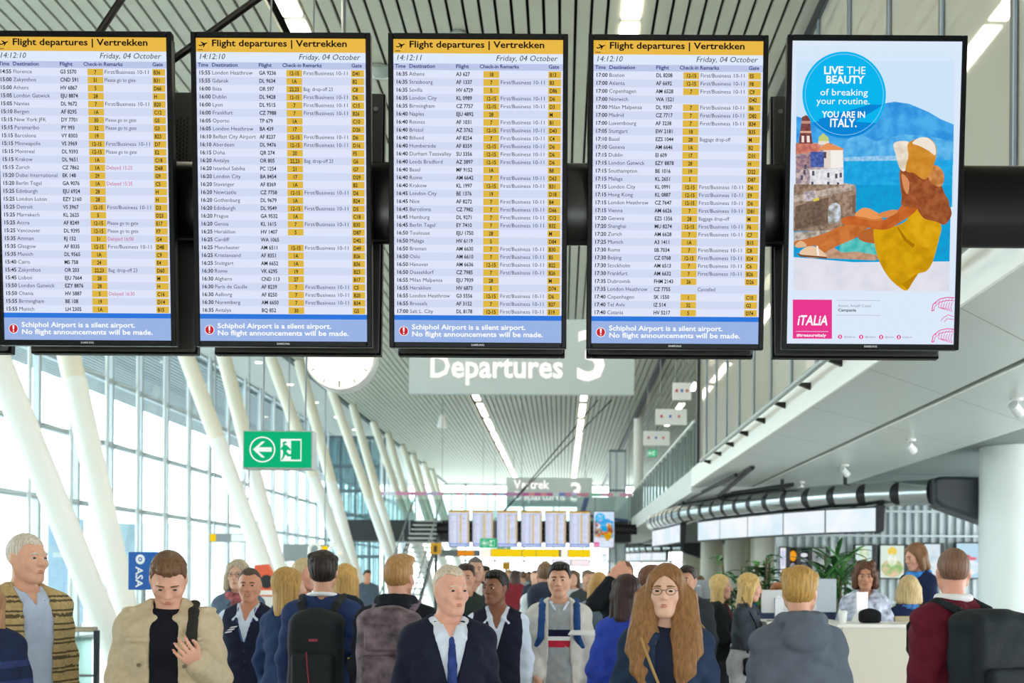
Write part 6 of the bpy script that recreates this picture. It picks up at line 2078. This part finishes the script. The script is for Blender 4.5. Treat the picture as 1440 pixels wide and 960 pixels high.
p = Person(656, 792, 9.2, 20, 'short haired man in dark top looking left behind the grey haired man', 'm', '#c9977c', ('short', '#33281f'), (-20, 0), group=MD)
p.top('jacket', cloth('#2a332f'), .024, collar=.015)
p = Person(668, 782, 11.0, 0, 'tall grey bearded man in navy jacket over a white shirt', 'm', '#c99a84', ('crop', '#5f5a55'), (10, 0), group=MD, vox=.011)
p.top('shirt', m_wht, .012, neck='v', vz=1.36, w=.05, collar=.01)
p.top('jacket', cloth('#1d2740'), .026, neck='open', w=.08)
p.blob('beard', hairmat('#8d8780'), lambda f: None, (0, 0, 0), (.02, .02, .02)) if False else None
p = Person(680, 795, 13.0, 20, 'dark haired man half hidden behind the tall bearded man', 'm', '#b98468', ('short', '#2a211c'), group=MD, vox=.013)
p.top('jacket', cloth('#3a2f2c'), .024)

p = Person(700, 801, 7.2, 0, 'black haired man in navy uniform vest looking to the side', 'm', '#8a5c44', ('short', '#15120f'), (-32, 0), ('down', 'down'), 1.02, group=CR, pants='#151826')
p.top('shirt', m_shirt, .011, neck='v', vz=1.34, w=.065, collar=.014, hem=.95)
p.top('vest', cloth('#171b2b'), .021, sleeve=0, neck='v', vz=1.19, w=.085, hem=.86, fold=.003)
flight_mark(p, -.085, 1.31, 1.5)
buttons(p, (1.14, 1.07, 1.0), 0.0, mat('#0d1018', .3), .007)

p = Person(767, 789, 10.0, 185, 'person in white top walking away with a bulky dark backpack', 'm', '#d19a80', ('crop', '#7d6048'), (10, 0), 'down' and ('down', 'down'), group=MD)
p.top('top', cloth('#dfe6ea', .05), .02)
p.backpack('bulky dark blue backpack in the middle of the hall', '#333c4c', 'plain', None, 1.15, 1.27)

p = Person(787, 790, 7.4, 0, 'man in light cardigan over a grey sweater with navy white and red stripes', 'm', '#cf9d80', ('short', '#1a1513'), (-4, 0), ('down', ((.20, .0, 1.12), (.15, -.17, .97))), .97, group=CR, pants='#b9a88a')
p.top('striped_sweater', [cloth('#9aa0a0'), cloth('#151c38'), m_wht, cloth('#b8283c')], .014, neck='crew', hem=.92, bands=[(1.245, 1.29, 1), (1.215, 1.245, 2), (1.175, 1.215, 3)])
p.blob('shirt_collar', m_shirt, lambda f: [f.cap((q * .05, .04, 1.49), (q * .06, -.03, 1.475), .014, None, .01) and f.cap((q * .06, -.03, 1.475), (q * .03, -.10, 1.43), .014, .01, .01) for q in (-1, 1)], (-.12, -.17, 1.38), (.12, .1, 1.54))
p.top('cardigan', cloth('#c9c6bd', .06), .024, hem=.76, neck='open', w=.075, fold=.004)
p.backpack('blue backpack whose straps cross the light cardigan', '#24487c', 'plain', None, .9)
w = p.t.location
t = thing('paper_folder', 'white flat folder held in front of the striped sweater man', 'folder', (w.x + .17, 7.4 - .2, 1.26), math.radians(-8))
MB().box((0, 0, 0), (.20, .15, .008), rx=.12).build('cover', mat('#eceff2', .4), t)
MB().box((0.002, 0, .006), (.19, .14, .004), rx=.12).build('sheets', mat('#f6f7f8', .5), t)

p = Person(826, 800, 13.5, 0, 'man in dark grey jacket in the middle distance right of the striped sweater', 'm', '#c9977f', ('crop', '#6c5a4c'), (20, 0), group=MD, vox=.013)
p.top('jacket', cloth('#3b4345'), .026, collar=.02)
p = Person(806, 801, 16.0, 0, 'person in pale top in the middle distance', 'f', '#c99a84', ('medium', '#5a4636'), group=MD, vox=.015)
p.top('top', cloth('#b9bdc4'), .02)
p = Person(843, 804, 10.2, 175, 'woman with long blonde hair and washed denim jacket seen from behind', 'f', '#dcae95', ('medium', '#c2985a'), (15, 0), group=MD)
p.top('denim_jacket', cloth('#6f7f8e', .25, .8, 9), .024)
p = Person(878, 787, 9.0, -15, 'man in black sweater holding both hands over his face', 'm', '#d39b82', ('crop', '#6b4a38'), (0, 6), ('face', 'face'), group=MD)
p.top('sweater', cloth('#171b1f'), .02)
p = Person(884, 807, 6.7, 165, 'dark haired woman in bright blue jacket seen from behind', 'f', '#cf9c84', ('medium', '#33231e'), (45, 0), ('walk', 'swing'), group=CR, pants='#26326e')
p.top('jacket', cloth('#2f46a8', .12), .03, hem=.72, collar=.03, fold=.006)

p = Person(938, 792, 4.8, -6, 'woman with glasses and very long light brown hair in a dark blue jacket', 'f', '#e0b49c', ('long_front', '#8a623a'), (-6, 0), ('down', 'walk'), 1.08, group=CR, pants='#1a2032')
p.top('jumper', cloth('#1a2136'), .014, neck='crew', neckr=.06)
p.top('jacket', cloth('#22334c', .12), .03, hem=.84, neck='open', w=.05, collar=.035, fold=.006, loose=.016)
p.glasses(mat('#57504a', .3))
def fur(f):
    for i in range(26):
        a = -2.6 + 5.2 * i / 25
        f.ell((.135 * math.sin(a), .02 + .09 * math.cos(a), 1.44 + .03 * math.cos(a)), (.045, .04, .04), .02)
    f.disp(lambda x, y, z: .005 * np.sin(x * 90 + z * 60) * np.sin(y * 80 - z * 70))
p.blob('fur_collar', mat('#8d6a41', .9, noise=.5, scale=40, bump=.6), fur, (-.22, -.18, 1.32), (.22, .2, 1.56), .01)
p.tubes('bag_strap', [[(-.12, .03, 1.48), (-.13, -.06, 1.465)] + [(x_, min(p.front(x_, z_), -.135) - .004, z_) for x_, z_ in ((-.10, 1.38), (-.06, 1.28), (-.02, 1.18), (.03, 1.07), (.08, .97))]], .007, mat('#a5824e', .5))

p = Person(916, 794, 7.6, 120, 'brown haired person glimpsed behind the left of the long haired woman', 'm', '#cc9a84', ('short', '#6d4a36'), group=MD)
p.top('top', cloth('#b7b0bd'), .02)
p = Person(967, 795, 9.0, -30, 'dark haired man glimpsed behind the right of the long haired woman', 'm', '#c08d74', ('short', '#2a211d'), group=MD)
p.top('jacket', cloth('#2a3036'), .024)

p = Person(1122, 796, 5.0, 186, 'blond person in a grey hooded coat seen from behind', 'm', '#dba58c', ('wavy', '#b8904e'), (-28, 4), ('down', 'down'), 1.04, group=CR, pants='#2d3340')
p.top('grey_coat', cloth('#5c6470', .08), .030, hem=.66, hood=1.15, skirt=.20, loose=.014, fold=.007)
t = p.item('shopping_bag', 'blue shopping bag held by the person in the grey coat', 'bag')
hb = p.joints[1][2] * p.s
MB().prism([(hb.x - .14, hb.y + .02, hb.z - .12), (hb.x + .14, hb.y + .02, hb.z - .12), (hb.x + .13, hb.y + .02, hb.z - .46), (hb.x - .13, hb.y + .02, hb.z - .46)], (0, .12, 0)).build('bag', mat('#2f55b8', .35), t, bevel=.006)
MB().tube([(hb.x - .07, hb.y + .06, hb.z - .13), (hb.x - .03, hb.y + .03, hb.z - .07), (hb.x + .03, hb.y + .03, hb.z - .07), (hb.x + .07, hb.y + .06, hb.z - .13)], .006, 8).build('handle', mat('#dfe4ee', .5), t, smooth=True)

p = Person(1338, 769, 5.5, 205, 'short haired man in a maroon sweater with white collar turned away', 'm', '#dba08a', ('crop', '#7a5a48'), (-35, 0), ('down', 'down'), 1.14, group=CR, pants='#22252c')
p.blob('shirt_collar', m_wht, lambda f: [f.cap((.075 * math.sin(a), .015 + .072 * math.cos(a), 1.507), (.075 * math.sin(a + .3), .015 + .072 * math.cos(a + .3), 1.507), .02, None, .008) for a in [i * .3 for i in range(21)]], (-.13, -.13, 1.42), (.13, .14, 1.54))
p.top('sweater', cloth('#5d1526', .14), .03, hem=.84, fold=.006)
p.backpack('large black backpack on the man in the maroon sweater', '#1b2327', 'plain', None, 1.32, 1.13)

# -- at the counters
p = Person(1013, 807, 10.2, 75, 'blonde woman in black jacket over a red top facing right', 'f', '#dba791', ('medium', '#d2b274'), (0, 0), ('down', 'desk'), group=CTR, pants='#2a2d33')
p.top('red_top', cloth('#a02335'), .012, neck='crew')
p.top('jacket', cloth('#1c2023'), .024, neck='open', w=.06)
p = Person(1044, 805, 9.2, 78, 'blonde woman in faded black denim jacket and pale grey jeans leaning on the counter', 'f', '#dba791', ('medium', '#c9a868'), (6, 8), ('desk', 'desk'), group=CTR, pants='#b9bcbe', lean=.05, waist=1.14)
p.top('denim_jacket', cloth('#3d454d', .25, .75, 10), .022, hem=1.07, collar=.02, fold=.006)
t = p.item('handbag', 'black shoulder bag hanging at the grey jeans woman\'s hip', 'bag')
fb = Field((-.30, -.30, .75), (-.12, .12, 1.15), .009); fb.box((-.215, -.12, .93), (.035, .1, .08), .03); fb.disp(lambda x, y, z: .004 * np.sin(z * 60) * np.sin(y * 50))
v, fc = fb.mesh(); mesh_obj('bag', v * p.s, fc, cloth('#15171a'), t, None, 'all')
MB().tube([(-.215 * p.s, -.18 * p.s, 1.0), (-.19, -.12, 1.25), (-.13, .0, 1.47), (-.19, .03, 1.25), (-.215, -.06, 1.0)], .007, 8).build('strap', cloth('#15171a'), t, smooth=True)
p = Person(1064, 815, 11.4, -60, 'staff woman in dark suit with blue scarf behind the counter, partly hidden', 'f', '#cf9c86', ('bob', '#8a6a48'), (0, 12), ('desk', 'desk'), group=CTR, pants='#1b2336')
p.top('blouse', m_wht, .011, neck='v', vz=1.35, w=.05)
p.top('jacket', cloth('#1a2440'), .022, neck='v', vz=1.2, w=.08)
p.scarf(cloth('#3f7ac0', .2))
p = Person(1094, 818, 10.4, -20, 'red haired seated person whose head shows over the small monitor', 'f', '#d99f86', ('short', '#a5683c'), (0, 10), ('down', 'down'), group=CTR, vox=.012)
p.top('top', cloth('#3a4a6a'), .02)
p = Person(1150, 816, 10.45, 175, 'golden haired person whose head shows over the large monitor', 'f', '#d9a58c', ('bob', '#b98a44'), (0, 0), ('down', 'down'), group=CTR, vox=.012, base=.16)
p.top('top', cloth('#33405c'), .02)
p = Person(1217, 789, 9.62, -12, 'curly brown haired woman in blue and white patterned blouse holding a phone', 'f', '#b98468', ('curly', '#5a3a28'), (-2, 4), (((.20, -.02, 1.16), (.07, -.22, 1.17)), ((.205, -.03, 1.15), (.06, -.23, 1.19))), 1.06, group=CTR, pants='#23262d')
m_blouse = mat('#c3c8de', .8, spec=.2, noise=.55, scale=16)
p.top('blouse', mat('#b9bfd8', .8, spec=.2, noise=.6, scale=18.0, bump=.2), .024, hem=.8, collar=.02, fold=.005, loose=.018, neck='v', vz=1.36, w=.05)
w = p.joints[1][2]
t = p.item('phone', 'black phone in the hands of the curly haired woman', 'phone')
MB().box((w.x * p.s - .0 + .05, (w.y - .085) * p.s, w.z * p.s + .01), (.075, .15, .012), rx=.35).build('case', mat('#131416', .3), t, bevel=.004)
MB().box((w.x * p.s + .05, (w.y - .083) * p.s, w.z * p.s + .0175), (.066, .135, .002), rx=.35).build('screen', emit('#8fa4bb', .5), t)
p = Person(1278, 813, 9.75, 184, 'seated staff member with blonde bob in a navy jacket seen from behind', 'f', '#d9ab92', ('bob', '#cdb482'), (-10, 0), ('down', 'down'), group=CTR, pants='#1b2336', sit=.765)
p.top('jacket', cloth('#1f2c50', .1), .024, hem=.9, fold=.004)
p.scarf(cloth('#4a7fc4', .15), False, .022, 'neck_scarf')
p = Person(1291, 762, 10.3, -62, 'standing staff woman in navy suit with a bright blue scarf', 'f', '#d6a088', ('bob', '#7d5a3c'), (-8, 14), ('desk', 'down'), group=CTR, pants='#1b2336', base=.16)
p.top('jacket', cloth('#1a2444', .1), .024, hem=.84, fold=.004, neck='v', vz=1.2, w=.08)
p.scarf(mat('#2f7fd0', .6, noise=.35, scale=12), True, .034)

# -- far down the hall
rr = random.Random(12)
far = [(724, 801, 22, '#7a2430', 'person in a dark red coat far down the hall', 'f'), (736, 803, 26, '#c0303c', 'person in bright red trousers and grey top far down the hall', 'm'), (716, 801, 24, '#3f4a3c', 'person in an olive jacket far down the hall', 'm'),
       (729, 802, 30, '#2a2f38', 'small dark coated person walking far off between two others', 'm'), (744, 803, 34, '#55606a', 'small grey coated person near the bright floor strip', 'm'), (752, 801, 20, '#222b38', 'person in dark coat just left of the walker with the bulky backpack', 'm'),
       (708, 803, 32, '#6a5a48', 'small brown coated person in the far crowd', 'f'), (812, 803, 25, '#8a8f98', 'light grey person behind the striped sweater man', 'm'), (858, 802, 24, '#3c4450', 'dark jacketed person behind the blonde denim jacket woman', 'm'),
       (834, 803, 30, '#9a7f6a', 'small tan jacketed person far off right of the centre', 'f'), (690, 803, 28, '#30363c', 'small person in black behind the uniform vest man', 'm'), (903, 803, 18, '#4a4f58', 'person in grey jacket behind the man covering his face', 'm'),
       (516, 801, 21, '#4a5866', 'person in slate jacket between the white columns', 'm'), (722, 804, 42, '#444c55', 'tiny person in grey farthest down the hall', 'm'), (739, 804, 48, '#2d333a', 'tiny dark person farthest down the hall on the bright floor', 'f'),
       (984, 808, 15, '#3d3f48', 'person in charcoal coat by the counter further back', 'm')]
for px, top, Y, c, lab, sx in far:
    pt = '#c0303c' if 'trousers' in lab else rr.choice(['#23262d', '#33405a', '#4a4038', '#1d1f24'])
    tc = '#8d9499' if 'trousers' in lab else c
    p = Person(px, top, Y, rr.choice([0, 10, 170, 185, -20]), lab, sx, rr.choice(['#d3a088', '#c08a6c', '#8f6248', '#dcae98']), (rr.choice(['short', 'crop']) if sx == 'm' else rr.choice(['medium', 'bob']), rr.choice(['#2a211c', '#5a4330', '#8a6a44', '#3a2c24'])), (rr.uniform(-20, 20), 0), ('walk', 'swing'), rr.uniform(.98, 1.1), .018 if Y < 25 else .024, pt, '#1b1b1d', 0.0, .16, group=FARG)
    p.top('coat', cloth(tc), .026, hem=rr.choice([.62, .84, .84]), skirt=None)
